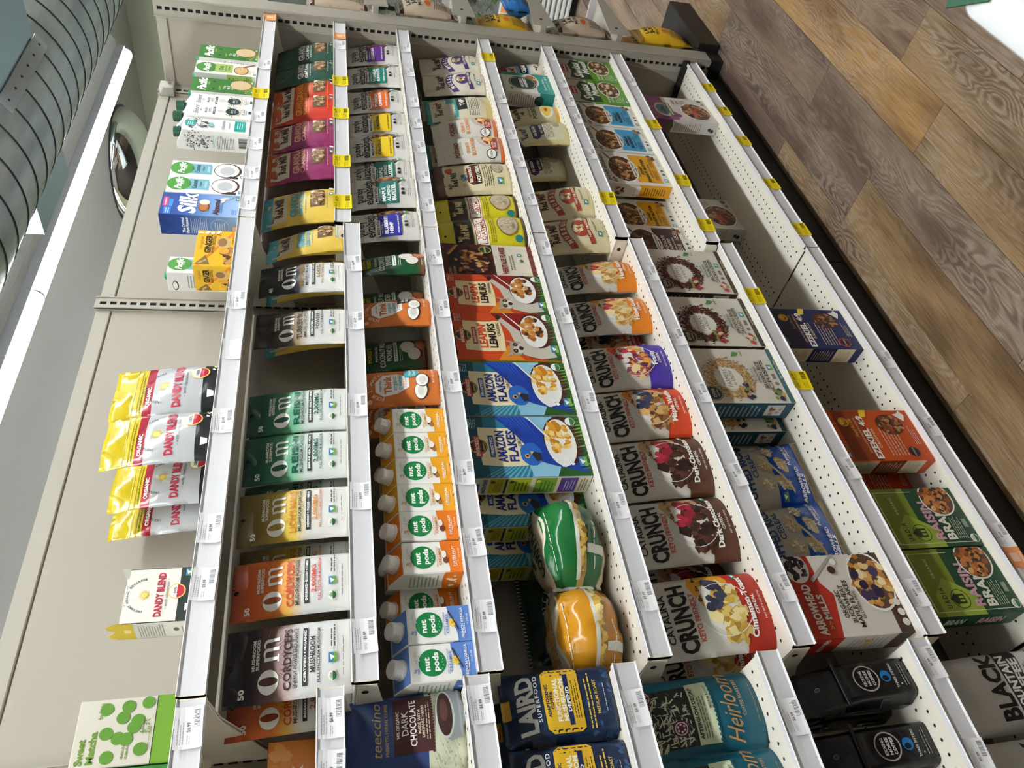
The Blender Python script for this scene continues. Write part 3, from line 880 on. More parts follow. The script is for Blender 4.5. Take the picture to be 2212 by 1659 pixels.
def dandy_front(F, box_=False):
    top = 1. if box_ else .62
    k = 1. if box_ else .62
    F.t('INSTANT HERBAL BEVERAGE' if 0 else '', .5, .5, .05, '333333')
    F.arc('INSTANT HERBAL BEVERAGE', .5, .56 * k + (.16 if box_ else .17), .3, PI * .97, PI * .03, .035 * k, '3a3a3a')
    cy = .74 * k if box_ else .52
    for i in range(18):
        a = 2 * PI * i / 18
        F.p([(.5 + .05 * math.cos(a - .12), cy + .05 * F.W / F.H * math.sin(a - .12)), (.5 + .11 * math.cos(a), cy + .11 * F.W / F.H * math.sin(a)), (.5 + .05 * math.cos(a + .12), cy + .05 * F.W / F.H * math.sin(a + .12))], 'e3c640', False)
    F.layer += 1; F.c(.5, cy, .055, 'e8cf52'); F.ring(.5, cy, .03, .008, 'f6f0d0')
    y = .52 if box_ else .40
    F.t('DANDY BLEND', .5, y, .105 * (1 if box_ else .72), 'b5223e', w=.82, b=2)
    F.t('- with dandelion -', .5, y - .1 * (1 if box_ else .75), .045 * k, '5a5a5a', w=.56, sh=.35, b=0)

def dandy_pouch(o, W, H, T, seed):
    F = pouch(o, W, H, T, ramp([(0, '2a2c2e'), (.165, 'b6b8ba'), (.62, 'a31e34'), (.70, 'c9b41a')], .17, .7, 16, True), .03, .2, seed, .0035, fin='g')
    dandy_front(F)
    F.t('ORGANIC', .35, .66, .035, 'f4f0e8', w=.4, b=2); F.r(.0, .752, 1, .757, 'a8960f'); F.r(0, .80, 1, .806, 'dccb3a'); F.lines(.08, .9, .715, .74, 1, '6a5a10')
    F.c(.7, .2, .14, 'e3c23a'); F.c(.7, .2, .125, 'f6f4ee'); F.e(.7, .2, .12, .12 * W / H, 'c02838', 14, PI, 2 * PI); F.t('100%', .7, .225, .03, '222222', w=.15)
    F.p([(.2, .12), (.34, .12), (.31, .06), (.23, .06)], 'f2f0ea'); F.lines(.2, .75, .025, .045, 1, 'cccccc'); F.heap(.85, .07, .08, .03, 6, ['6fae3a', 'e6e6e0'], .03)
    F.build(o)
kind('dandy1', .135, .22, .05, 'herbal_powder_pouch')(lambda o, W, H, T: dandy_pouch(o, W, H, T, 3.))
kind('dandy2', .125, .215, .05, 'herbal_powder_pouch')(lambda o, W, H, T: dandy_pouch(o, W, H, T, 8.))

@kind('dandybox', .1, .108, .056, 'torn_herbal_powder_box')
def _(o, W, H, T):
    cols = [pm('eae9e6'), pm('dcdad2'), pm('b8ad9c'), pm('eae9e6'), pm('b5aa98')]
    bm = bmesh.new(); t = .001
    for a in ((-W / 2, W / 2, 0, t, 0, H), (-W / 2, W / 2, T - t, T, 0, H * 1.16)): bbox(bm, *a)
    bbox(bm, -W / 2, -W / 2 + t, 0, T, 0, H * 1.0); bbox(bm, W / 2 - t, W / 2, 0, T, 0, H * 1.12); bbox(bm, -W / 2, W / 2, 0, T, 0, t)
    bm_obj('carton', bm, pm('e4e1d8'), o)
    # ragged torn cardboard edge at the back and the side
    rr = random.Random(5)
    for nm, fn in (('torn_flap', lambda s: (-W / 2 + W * s, T)), ('torn_flap', lambda s: (-W / 2, T * s))):
        V = []; F_ = []
        for i in range(13):
            x, y = fn(i / 12); zt = H * (1.10 + .1 * rr.random()) if fn(0)[1] == T else H * (1.08 + .16 * abs(math.sin(i * .5)) + .03 * rr.random())
            V += [(x, y, H * .9), (x, y, zt), (x + .0008, y + .0008, H * .9), (x + .0008, y + .0008, zt)]
        for i in range(12): F_ += [(4 * i, 4 * i + 4, 4 * i + 5, 4 * i + 1), (4 * i + 2, 4 * i + 3, 4 * i + 7, 4 * i + 6), (4 * i + 1, 4 * i + 5, 4 * i + 7, 4 * i + 3)]
        mesh_obj(nm, V, F_, pm('b9aa92') if fn(0)[1] == T else pm('e2c53a'), o)
    box('foil_sachet', -.01, .04, .012, .016, .03, H * 1.05, mat('c9ccd0', .2, .9, bump=.8, bs=60), o)
    F = Face(lambda u, v: ((u - .5) * W, 0, v * H), W, H, Vector((0, -1, 0)))
    L = Face(lambda u, v: (-W / 2, T * (1 - u), v * H), T, H, Vector((-1, 0, 0)))
    F.r(0, 0, 1, .24, '26312c'); dandy_front(F, True)
    F.c(.55, .27, .14, 'e3c23a'); F.c(.55, .27, .125, 'f6f4ee'); F.e(.55, .27, .12, .12 * W / H, 'c02838', 14, PI, 2 * PI); F.t('100%', .55, .3, .04, '222222', w=.15)
    F.p([(.18, .13), (.32, .13), (.29, .05), (.21, .05)], 'f2f0ea'); F.lines(.4, .75, .05, .09, 1, 'dddddd'); F.gmo(.9, .12, .14)
    L.r(0, .86, 1, 1, 'e2c53a'); L.c(.5, .96, .12, 'f2e39a'); L.lines(.1, .9, .42, .8, 10, '8a8a82'); L.e(.5, .25, .12, .04, '55604a'); L.lines(.25, .75, .06, .18, 3, '8a8a82')
    F.build(o); L.build(o, 'side_artwork')

@kind('matcha', .1, .143, .05, 'green_tea_box')
def _(o, W, H, T):
    F, L, P = box_body(o, W, H, T, ['cfc9bb', '2f6b30', 'cfc9bb', 'cfc9bb', 'd5cfc2'])
    F.r(0, 0, 1, .24, '6f9e2e'); F.r(0, .235, 1, .245, '2c4426')
    F.t('Sweet', .06, .92, .07, '6a8f30', al='l', w=.36, b=2); F.t('Matcha', .06, .82, .07, '6a8f30', al='l', w=.46, b=2); F.t('by Rishi', .94, .78, .045, '7a8f4a', al='r', w=.24)
    for x, y in ((.14, .66), (.48, .7), (.84, .73), (.40, .58), (.38, .5), (.70, .56), (.55, .44), (.86, .52), (.64, .41), (.22, .35), (.90, .33)):
        F.c(x, y, .095 if (x, y) not in ((.9, .33),) else .09, '5c8f2e')
    F.t('抹茶', .55, .325, .07, '6a8f30', w=.22); F.lines(.1, .32, .46, .54, 2, '8a9a5a'); F.lines(.2, .55, .27, .29, 1, '8a9a5a')
    L.heap(.5, .5, .5, .5, 40, ['3f8f3a', '2a6a2c', '7fb64a', '1f4f24'], .18, 7, .8); L.e(.4, .7, .3, .1, 'e6f0e0')
    F.build(o); L.build(o, 'side_artwork')

@kind('greenbox', .1, .12, .05, 'green_tea_box')
def _(o, W, H, T):
    F, L, P = box_body(o, W, H, T, ['2f7a30', '2f6b30', '2f6b30', '2f6b30', '8fc04a'])
    F.heap(.5, .5, .46, .46, 50, ['3f8f3a', '2a6a2c', '7fb64a', '1f4f24', 'c9d23a'], .12, 7, .8); F.c(.6, .6, .2, 'e6ecdc'); F.ring(.6, .6, .14, .02, '5a8a50'); F.build(o)

@kind('mixbox', .1, .085, .04, 'orange_drink_mix_box')
def _(o, W, H, T):
    F, L, P = box_body(o, W, H, T, ['e08a3c', 'c9752c', '2f5a34', '2f5a34', 'd97f32'])
    F.heap(.6, .8, .35, .2, 14, ['eaa862', 'e59a50'], .12, 7, .8); F.t('MIX', .3, .42, .2, 'f6ead8', w=.5, b=2); F.r(.08, .08, .3, .2, '5a9a3a'); F.r(0, 0, .34, .3, 'e8b02a'); F.seal(.12, .9, .09); F.build(o)
    L.lines(.1, .9, .2, .8, 6, 'f0c090'); L.build(o, 'side_artwork')
    mesh_obj('lifted_flap', [(-.05, 0, .085), (.0, -.01, .1), (.0, .01, .105), (-.05, .03, .085)], [(0, 1, 2, 3), (3, 2, 1, 0)], pm('8a7355'), o)

# ---- second shelf pouches
def omlogo(F, u, v, h, c='f4f3ef', hole='3a2a26'):
    """the wide contrast letters: a fat round O, then m"""
    W, H = F.W, F.H
    rw = h * H * .56 / W
    F.e(u - .26, v, rw, h / 2, c, 26); F.e(u - .255, v, rw * .36, h * .46, hole, 20)
    x = u + .0; t = .035; y0, y1 = v - h / 2, v + h * .22
    k = h * H / W
    F.r(x - .02, y0, x + .075, y0 + .012, c)
    for i in range(3):
        F.r(x + i * k * .46, y0, x + i * k * .46 + k * .17, y1 - (.0 if i == 0 else h * .1), c)
    for i in range(2):
        a = x + i * k * .46 + k * .10; b_ = x + (i + 1) * k * .46 + k * .17
        pts = [(a + (b_ - a) * (1 - math.cos(PI * j / 8)) / 2, y1 - h * .16 + h * .2 * math.sin(PI * j / 8)) for j in range(9)]
        pts += [(a + (b_ - k * .17 - a) * (1 - math.cos(PI * j / 8)) / 2 + .0, y1 - h * .16 + h * .11 * math.sin(PI * j / 8)) for j in range(8, -1, -1)]
        F.p(pts, c)

def om(name, stops, hole, title, tcol, subs, seed, dark, big='50', mg='2,000MG', brush=None):
    @kind(name, .125, .212, .045, 'mushroom_powder_pouch')
    def _(o, W, H, T):
        F = pouch(o, W, H, T, ramp(stops, .32, .55, 22), .03, .13, seed, .0028, fin='g')
        rr = F.rng
        if brush:
            for i in range(46):
                a = rr.uniform(PI * .95, PI * 2.05); r0, r1 = rr.uniform(.26, .34), rr.uniform(.4, .47)
                F.p([(.52 + r0 * math.cos(a), .70 + r0 * .55 * math.sin(a)), (.52 + r1 * math.cos(a + .015), .70 + r1 * .62 * math.sin(a)), (.52 + r0 * math.cos(a + .03), .70 + r0 * .55 * math.sin(a + .03))], rr.choice(brush), False)
            F.layer += 1
        F.t('MUSHROOM', .62, .775, .024, 'f0efe8', w=.42, b=2); F.t('SUPERFOOD', .62, .742, .024, 'f0efe8', w=.42, b=2)
        omlogo(F, .5, .655, .16, hole=hole)
        F.t(title, .5, .51, .058, tcol, w=.8, b=1); F.t(subs[0], .5, .45, .032, '4a4a4a', w=.78, b=1)
        F.lines(.3, .7, .415, .43, 1, '8a8a8a')
        F.r(.12, .355, .88, .392, '3f3f42'); F.t(subs[1], .5, .374, .018, 'f2f2ee', w=.68, b=2)
        F.t(mg, .5, .315, .04, tcol if tcol != '3a2422' else '4a3a36', w=.48); F.t('FULL SPECTRUM MUSHROOM', .5, .268, .022, tcol, w=.72)
        F.seal(.2, .16, .06); F.gmo(.42, .16, .13); F.lines(.56, .9, .13, .18, 2, '555555'); F.lines(.2, .8, .07, .085, 1, '777777')
        F.t(big, .14, .855, .045, 'f0efe8', w=.13, b=2); F.c(.5, .955, .035, '1c1c1c')
        F.build(o)
om('ommb', [(0, 'dcdcda'), (.44, 'd6d6d4'), (.54, '24262e'), (1, '14161d')], '14161d', 'MASTER BLEND', '8a6a2e', ('MUSHROOM & MORE', 'WHOLE BODY SUPPORT'), 2., '14161d', '40', '100%')
om('omtt', [(0, 'd8d8d6'), (.42, 'd2d2d0'), (.52, 'a89070'), (.62, '55483c'), (.8, '2c2622'), (1, '201c1a')], '4a3f36', 'TURKEY TAIL', '3a3a38', ('IMMUNE LIVER SUPPORT', 'CERTIFIED ORGANIC'), 4., '2a2420', '', 'POWDER', ['8a7860', 'b8a484', '6a5a48'])
om('omre', [(0, 'd4d8d6'), (.40, 'cfd6d2'), (.52, '7fbf98'), (.66, '2f7a58'), (.85, '12493a'), (1, '0e3a30')], '1f5a46', 'REISHI', '14584a', ('MUSHROOM POWDER', 'IMMUNE HEALTH + MORE'), 6., '12493a', '50', '2,000MG', ['3f9068', '6ab088', '2a6a50'])
om('omli', [(0, 'dcdcda'), (.38, 'd8d6d0'), (.5, 'e6c94a'), (.62, 'b89a3a'), (.8, '7a6630'), (1, '55462a')], 'a08436', "LION'S MANE", 'd0832e', ('MUSHROOM POWDER', 'MEMORY + FOCUS + NERVE'), 9., '6a5a30', '50', '2,000MG', ['d8c060', 'a88a3c', 'f0dc80'])
om('omco', [(0, 'd8d8d8'), (.40, 'd4d4d2'), (.52, 'e0b04a'), (.64, 'd9702e'), (.85, 'c2562a'), (1, '8a3a24')], '9a4a2c', 'CORDYCEPS', 'cf4a3c', ('MUSHROOM POWDER', 'ENDURANCE + RECOVERY + STAMINA'), 12., 'c2562a', '50', '2,000MG', ['e8904a', 'c25a2a', 'f0a860'])
om('omcb', [(0, 'd6d6d6'), (.42, 'd2d2d2'), (.52, 'b09894'), (.62, '6a4a44'), (.78, '241f24'), (1, '16171c')], '5a3c38', 'CORDYCEPS', '3a2422', ('ENERGY POWER ENDURANCE', 'CERTIFIED ORGANIC'), 15., '16171c', '50', 'MUSHROOM', ['8a6a62', '5a403c', 'a88880'])

def granola(name, base, topc, tcol, flavor, seed, title='GRANOLA', lab=True):
    @kind(name, .165, .203, .06, 'granola_pouch')
    def _(o, W, H, T):
        F = pouch(o, W, H, T, ramp([(0, base), (.86, topc)], .4, .6, 20, True), .05, .14, seed, .0035)
        if lab:
            F.p([(.1, .66), (.88, .66), (.92, .78), (.86, .93), (.12, .93), (.08, .8)], 'cfc4ae')
            F.t("Bob's", .26, .86, .05, '3a2a26', w=.2, sh=.3, b=2); F.t('Red Mill', .52, .77, .11, '3a2a26', w=.6, sh=.3, b=2)
            F.c(.82, .84, .06, '8a6a5a')
        else:
            F.r(.1, .72, .9, .73, '3a5a4e'); F.c(.5, .84, .1, '2a4a40')
        F.t(title, .5, .565, .1, tcol, w=.72, b=2); F.t(flavor, .5, .47, .055, tcol, w=.76)
        F.lines(.16, .84, .395, .42, 1, tcol)
        F.r(.27, .155, .75, .345, '6a5138'); F.heap(.51, .25, .215, .085, 150, ['c9a878', 'a8845a', 'd9c09a', '7a5c40', '8f6f4c'], .03, 6, .6)
        F.p([(.6, .33), (.73, .33), (.7, .27)], 'f0ece4')
        F.lines(.2, .82, .1, .125, 1, tcol); F.c(.8, .06, .04, 'e6e6e2'); F.gmo(.6, .06, .09)
        F.build(o)
granola('grye', 'd9b94e', '4fa0b4', '3f9cb8', 'LEMON BLUEBERRY', 21.)
granola('grpi', '8a2a5e', 'b2542e', 'e8a894', 'CRANBERRY', 23.)
granola('grre', 'c93a26', 'c2542c', 'f0a03a', 'MAPLE SEA SALT', 25., 'GRANOLA')
granola('grgr', '1f4a3a', '24423c', 'f2f0ea', 'OAT & HONEY', 27., 'GRANOLA', False)

# ---- third shelf
def purely(name, col, lines_, seed, tcol='f4f2ee', badge='GRAIN-FREE'):
    @kind(name, .15, .188, .05, 'granola_pouch')
    def _(o, W, H, T):
        F = pouch(o, W, H, T, ramp([(0, 'd6d4d0'), (1, 'cfccc6')], .36, .5, 22), .025, .1, seed, .0024)
        F.t('purely', .42, .86, .12, '2a2522', w=.5, b=1); F.t('elizabeth.', .5, .72, .13, '2a2522', w=.84, b=1)
        F.e(.72, .42, .25, .26, 'efece6'); F.e(.73, .43, .22, .23, '7a5030'); F.heap(.74, .44, .2, .2, 90, ['8a5a34', 'b07c4a', 'd2a870', '6a4024', 'e8dcc4'], .04, 6, .6)
        F.r(.06, .27, .68, .6, col); F.r(.08, .57, .52, .635, '24262c' if badge == 'GRAIN-FREE' else 'f2f0ea'); F.t(badge, .3, .602, .038, 'f2f0ea' if badge == 'GRAIN-FREE' else '2a2a2a', w=.4, b=2)
        F.t('RECIPE No. 4', .12, .545, .02, tcol, al='l', w=.3)
        y = .49
        for s in lines_: F.t(s, .1, y, .05, tcol, al='l', w=min(.52, .07 * len(s)), b=2); y -= .072
        F.t('ANCIENT GRAIN GRANOLA', .1, .315, .02, tcol, al='l', w=.5, b=2)
        F.c(.26, .2, .035, '222222'); F.c(.36, .2, .035, '222222'); F.gmo(.72, .2, .12); F.lines(.46, .62, .18, .22, 2, '888888'); F.lines(.2, .8, .08, .13, 2, '888888')
        F.build(o)
purely('pepu', '5f2a86', ['COCONUT CASHEW'], 31.); purely('pete', '127a6c', ['VANILLA', 'ALMOND BUTTER'], 33.); purely('peor', 'e0662a', ['PUMPKIN', 'CINNAMON'], 35., badge='MADE WITH')
purely('peye', 'e6c21a', ['ORIGINAL'], 37., '3a3018', 'MADE WITH'); purely('pema', '14716a', ['MAPLE', 'ALMOND', 'BUTTER'], 39., badge='MADE WITH'); purely('pebl', '2a2e9a', ['BLUEBERRY', 'HEMP'], 41., badge='MADE WITH')

@kind('cmp', .11, .188, .045, 'coconut_powder_pouch')
def _(o, W, H, T):
    F = pouch(o, W, H, T, ramp([(0, '8a4a2c'), (.12, '1c5a34'), (.75, '17482c'), (1, '20402a')], .3, .6, 22), .02, .08, 44., .003, fin='g')
    F.heap(.5, .9, .45, .08, 24, ['2f6a3a', '4f8a3a', '1a3a24'], .09, 4, .25)
    F.t('NATIVE', .5, .84, .05, 'c9b23a', w=.5, b=2); F.t('FOREST', .5, .77, .05, 'c9b23a', w=.5, b=2); F.t('PLANT-BASED', .5, .68, .03, 'e6e6dc', w=.5)
    F.t('COCONUT MILK', .5, .6, .07, 'f0efe6', w=.8); F.t('POWDER', .5, .51, .07, 'f0efe6', w=.54); F.r(.2, .4, .85, .45, 'd6e0d2'); F.lines(.25, .8, .41, .44, 1, '2a4a34')
    F.lines(.2, .7, .33, .38, 2, 'c4d6c0')
    for x, y, r in ((.62, .25, .22), (.4, .17, .2)):
        F.e(x, y, r, r * .5, '7a4a2c'); F.e(x, y + .012, r * .93, r * .44, 'e9e6de')
    F.heap(.7, .07, .25, .05, 10, ['c9754a', 'a85a36'], .1); F.lines(.2, .6, .04, .06, 1, 'e6e6dc')
    F.build(o)

def think(name, badge, bcol, seed):
    @kind(name, .105, .192, .05, 'creamer_pouch')
    def _(o, W, H, T):
        F = pouch(o, W, H, T, ramp([(0, 'd5752c'), (.7, 'cf6f2a'), (1, 'b05c26')], .5, .45, 22), .02, .1, seed, .003)
        F.arc('FOUR SIGMATIC', .5, .62, .36, PI * .92, PI * .08, .045, 'f0d8c0'); F.c(.14, .82, .06, 'eac8a4')
        F.p([(.2, .66), (.36, .75), (.62, .75), (.8, .66), (.78, .5), (.62, .36), (.36, .36), (.22, .5)], 'e6e4dc')
        F.t('DAIRY FREE', .5, .69, .02, '7a7a72', w=.3); F.t('Think', .48, .61, .08, 'c85f2a', w=.46, b=2, sh=.1); F.t('organic', .5, .53, .05, '3f9ab0', w=.4, sh=.2); F.t('creamer', .5, .47, .05, '3f9ab0', w=.4, sh=.2); F.lines(.36, .64, .39, .43, 2, 'c85f2a')
        F.p([(.62, .42), (.94, .4), (.9, .3), (.78, .22), (.64, .28)], bcol); F.t(badge[0], .78, .35, .035, 'f6f4ee', w=.22, sh=.2); F.t(badge[1], .78, .3, .035, 'f6f4ee', w=.24, sh=.2)
        for x, y in ((.26, .22), (.52, .2)):
            F.e(x, y, .19, .085, '4a2f22'); F.e(x, y + .008, .17, .072, 'f4f2ee'); F.e(x, y + .005, .11, .04, 'dcdad4')
        F.t('9.17 OZ (260g)', .66, .08, .025, 'f0dcc8', w=.46)
        F.build(o)
think('thb', ('Coco', 'Coconut'), '1f1d1c', 47.); think('tht', ('Vanilla', 'Coconut'), '3fa9bf', 49.)

def nutpods(name, col, flavor, tcol, pic):
    @kind(name, .067, .15, .062, 'creamer_carton')
    def _(o, W, H, T):
        zf, zb = .112, .138
        F, L, R, sn = slant_body(o, W, zf, zb, T, .046, ['eeede8', 'e6e4dc', col])
        n = 12
        F.p([(0, 0), (1, 0)] + [(1 - i / n, .36 - .14 * (i / n) ** .8 + .025 * math.sin(i / n * 2 * PI)) for i in range(n + 1)], col)
        L.p([(0, 0), (1, 0)] + [(1 - i / n, .3 + .03 * math.sin(i / n * PI)) for i in range(n + 1)], col)
        F.c(.5, .66, .36, '128043'); F.t('nut', .46, .75, .09, 'f6f6f2', w=.36, b=2); F.t('pods', .52, .61, .09, 'f6f6f2', w=.5, b=2)
        for i in range(5): F.c(.34 + i * .08, .51 - .015 * (i % 2), .012, 'f6f6f2', 8)
        F.t('0g', .3, .93, .04, tcol, w=.1); F.t('sugar', .3, .885, .028, tcol, w=.16); F.heap(.68, .9, .2, .05, 10, ['dcdbd6', 'd2d2cc'], .05, 6, .4)
        F.t('almond + coconut', .5, .425, .035, tcol, w=.66, b=0, sh=.2); F.t('CREAMER', .5, .375, .042, tcol, w=.56)
        if pic == 'n':
            F.e(.42, .29, .14, .05, '6a4428'); F.e(.5, .305, .13, .05, 'f2f0ea'); F.e(.3, .255, .09, .04, 'a5713e')
        elif pic == 'h':
            F.e(.55, .29, .14, .05, '6a4428'); F.e(.57, .3, .12, .042, 'f2ecdc'); F.e(.38, .27, .1, .05, '7a3f24')
        else:
            for i in range(6):
                a = i * PI / 3; F.e(.52 + .07 * math.cos(a), .29 + .035 * math.sin(a), .055, .022, 'f2d25a')
            F.c(.52, .29, .035, 'd9a83a'); F.p([(.3, .2), (.34, .19), (.86, .33), (.84, .35)], '4a3024')
        F.t(flavor, .5, .135, .042, 'f6f4ee', w=min(.86, .07 * len(flavor) + .1)); F.lines(.2, .8, .085, .11, 1, 'f4ead8'); F.t('11.2 FL OZ', .6, .045, .02, 'f4ead8', w=.3)
        L.lines(.15, .85, .38, .9, 8, '7a9a86'); L.heap(.5, .15, .34, .1, 8, ['f2e8d8'], .08)
        F.build(o); L.build(o, 'side_artwork')
        a = math.atan2(zb - zf, .046)
        cap_on(o, 0, .023, (zf + zb) / 2 + .002, a, 'ece9e4', .016, .02)
nutpods('npg', 'e2a01e', 'ORIGINAL', 'd79a2a', 'n'); nutpods('nph', 'e0781e', 'HAZELNUT', 'd97a2a', 'h'); nutpods('npv', '5b83c9', 'FRENCH VANILLA', '5b83c9', 'v')

def teecc(name, base, block, lines_, seed):
    @kind(name, .13, .2, .06, 'herbal_coffee_pouch')
    def _(o, W, H, T):
        F = pouch(o, W, H, T, ramp([(0, 'd3d6bd'), (.31, base), (.7, base), (1, base)], .35, .4, 20, True), .02, .1, seed, .0022)
        F.t('teeccino', .56, .72, .075, 'c9a860', w=.7, sh=.4, b=0); F.t('PREBIOTIC HERBAL COFFEE', .56, .64, .025, 'c9a860', w=.66)
        F.r(.22, .27, .92, .585, block); rr = F.rng
        for i in range(20): F.c(.22 + .7 * i / 19, .27, .018, block, 8)
        F.t('94% ORGANIC', .57, .545, .024, 'f0e4d4', w=.34); F.t(lines_[0], .57, .49, .05, 'f6eee0', w=.075 * len(lines_[0])); F.t(lines_[1], .57, .425, .05, 'f6eee0', w=.062 * len(lines_[1]))
        F.t('MADE WITH', .57, .375, .022, 'e6d4c0', w=.3); F.t('ORGANIC HERBS', .57, .345, .022, 'e6d4c0', w=.4); F.lines(.35, .8, .285, .325, 2, 'e0cbb4')
        for i in range(16):
            x, y = rr.uniform(.03, .3), rr.uniform(.03, .26); F.c(x, y, .014, 'a9ad92', 6); F.p([(x, y), (x + .07, y + .02), (x + .07, y + .024), (x, y + .005)], 'b4b89e', False)
        F.e(.62, .12, .32, .12, '8a9094'); F.e(.62, .165, .3, .075, 'c2c6c8'); F.e(.62, .168, .27, .062, '3a221c'); F.e(.66, .175, .14, .03, '5a3a30'); F.r(.32, .03, .92, .05, '9aa0a4')
        F.build(o)
teecc('tecb', '33477e', '4a2624', ('DARK', 'CHOCOLATE'), 51.); teecc('tecp', '55223f', '8a5440', ('DANDELION', 'MOCHA MINT'), 53.)

# ---- fourth shelf
def millbag(name, W, H, base, topc, seed, art, top_v=.8, T=.055):
    @kind(name, W, H, T, 'cereal_pouch')
    def _(o, W, H, T):
        F = pouch(o, W, H, T, ramp([(0, base), (top_v, topc)], .33, .6, 18, True), .03, .16, seed, .0034, fin='g')
        art(F); F.build(o)
def script(F, u, v, k=1., c='5a2a24'):
    F.t("Bob's", u - .2 * k, v + .06 * k, .045 * k, c, w=.2 * k, sh=.3, b=2); F.t('Red Mill', u, v - .01, .09 * k, c, w=.56 * k, sh=.3, b=2); F.c(u + .34 * k, v + .03, .05 * k, 'b8473a')
def a_muesli(col, pic, txt2):
    def art(F):
        script(F, .5, .72)
        F.t('OLD COUNTRY STYLE', .5, .61, .022, '4a3a34', w=.56)
        n = 10
        F.p([(.06 + .88 * i / n, .44 + .1 * math.sin(PI * i / n)) for i in range(n + 1)] + [(.94 - .88 * i / n, .54 + .1 * math.sin(PI * (1 - i / n))) for i in range(n + 1)], col)
        for i, ch in enumerate('MUESLI'):
            x = .2 + .6 * i / 5; F.t(ch, x, .49 + .1 * math.sin(PI * (x - .06) / .88), .06, pic, b=2, rot=(.5 - x) * .9)
        F.e(.5, .37, .25, .11, col); F.heap(.5, .4, .15, .07, 22, ['e6d6ae', 'c9a878', 'f0e6cc', '8a5a3a'], .045)
        F.p([(.1 + .8 * i / n, .2 + .05 * math.sin(PI * i / n)) for i in range(n + 1)] + [(.9 - .8 * i / n, .27 + .05 * math.sin(PI * (1 - i / n))) for i in range(n + 1)], col)
        F.t(txt2, .5, .27, .032, pic, w=.56, b=2); F.t('WHOLE GRAIN', .5, .175, .02, '4a3a34', w=.36); F.gmo(.28, .12, .12); F.lines(.3, .7, .05, .07, 1, '55443c')
    return art
millbag('mupu', .155, .22, 'd9d2c2', 'd3ccba', 61., a_muesli('4f3a72', 'efe6d6', 'GLUTEN FREE'))
millbag('mure', .165, .215, 'd8cca4', 'd6caa0', 63., a_muesli('a5463a', 'f2e4c8', 'HOT OR COLD'), T=.075)
def a_nug(F):
    F.p([(.06, .2), (.06, .92), (.94, .92), (.94, .2)], 'ddd6be'); script(F, .5, .8, .9)
    F.p([(.1, .58), (.6, .58), (.66, .68), (.9, .68), (.9, .52), (.1, .52)], '3a9a96'); F.t('NUGGET', .4, .6, .06, 'f2f0e6', w=.5, b=2); F.p([(.3, .38), (.9, .38), (.9, .53), (.3, .53)], '2a2a30'); F.t('TVP', .6, .45, .07, 'f2f0e6', w=.3, b=2)
    F.lines(.12, .86, .2, .36, 6, '55503f'); F.e(.72, .12, .18, .06, 'b4a888'); F.r(.0, .0, 1, .1, 'c9b478')
millbag('nug', .165, .225, 'd9cfae', '2b8a86', 65., a_nug)
def a_brn(F):
    F.r(.05, .08, .95, .88, 'ded2ac'); script(F, .46, .76, .85, '3a2a24'); F.c(.82, .8, .07, 'd0503a'); F.heap(.4, .62, .2, .04, 10, ['8aa0a8', '5a7078', 'c9b48a'], .06)
    F.p([(.2, .44), (.84, .44), (.84, .52), (.72, .58), (.3, .58), (.2, .52)], '6a2a24'); F.t('BROWN RICE', .52, .535, .04, 'f2e6cc', w=.5, b=2); F.r(.2, .4, .84, .475, '2a1f1e'); F.t('HOT CEREAL', .52, .437, .045, 'f2e6cc', w=.56, b=2)
    F.lines(.12, .88, .24, .38, 5, '5a4c38'); F.e(.66, .17, .2, .08, '8f8468'); F.e(.66, .17, .18, .068, 'b4a98c'); F.gmo(.24, .15, .16)
millbag('brn', .165, .232, 'ded2ac', '5a2420', 67., a_brn, .86)
def a_sco(F):
    F.r(.0, .62, 1, .82, '3a2420'); script(F, .5, .72, .9, 'e6d49a'); F.c(.5, .93, .025, '2a2a1a')
    F.r(.06, .45, .94, .61, 'f0ecdc'); F.r(.08, .465, .92, .595, 'a83a30'); F.r(.1, .475, .9, .585, 'f0ecdc'); F.t('SCOTTISH', .5, .558, .04, 'a83a30', w=.6); F.t('OATMEAL', .5, .505, .045, 'a83a30', w=.68)
    F.lines(.1, .9, .36, .43, 3, '8a6a20'); F.e(.56, .21, .34, .13, '8a6a3a'); F.e(.56, .21, .31, .115, 'c2b294'); F.heap(.56, .21, .28, .1, 60, ['d6cab0', 'a8987a', 'e0d6be'], .025); F.c(.16, .1, .08, '2a7a7a'); F.r(.0, .0, 1, .035, '3a2420')
millbag('sco', .145, .245, 'd9ce22', 'd6ca1c', 69., a_sco)
def a_pol(F):
    F.r(.08, .3, .92, .92, 'd8cda8'); script(F, .46, .74, .85); F.c(.8, .74, .07, '3f6a3a'); F.t('organic polenta', .5, .53, .04, '5a7a3a', w=.6, sh=.2); F.t('POLENTA', .5, .45, .07, '4a5a30', w=.7, b=2)
    F.e(.5, .22, .36, .12, 'eae6da'); F.e(.5, .23, .3, .09, 'e0be52'); F.e(.5, .235, .1, .03, 'b0503a'); F.r(0, 0, 1, .06, 'd9a82a'); F.p([(.4, .62), (.62, .68), (.62, .6)], '5a7a3a')
millbag('pol', .13, .2, 'cfc39c', 'cdbf96', 71., a_pol)
def a_ten(F):
    F.r(.08, .1, .92, .9, 'd6cfb4'); script(F, .5, .76, .85, '3a2a30'); F.p([(.2, .5), (.8, .5), (.86, .57), (.8, .64), (.2, .64), (.14, .57)], '4f3a6a'); F.t('10 GRAIN', .5, .59, .05, 'f0ece0', w=.5, b=2); F.r(.26, .44, .78, .52, '3a2a48'); F.t('HOT CEREAL', .52, .48, .04, 'f0ece0', w=.44, b=2)
    F.lines(.14, .84, .28, .42, 6, '5a5040'); F.e(.68, .2, .18, .08, 'a89f84')
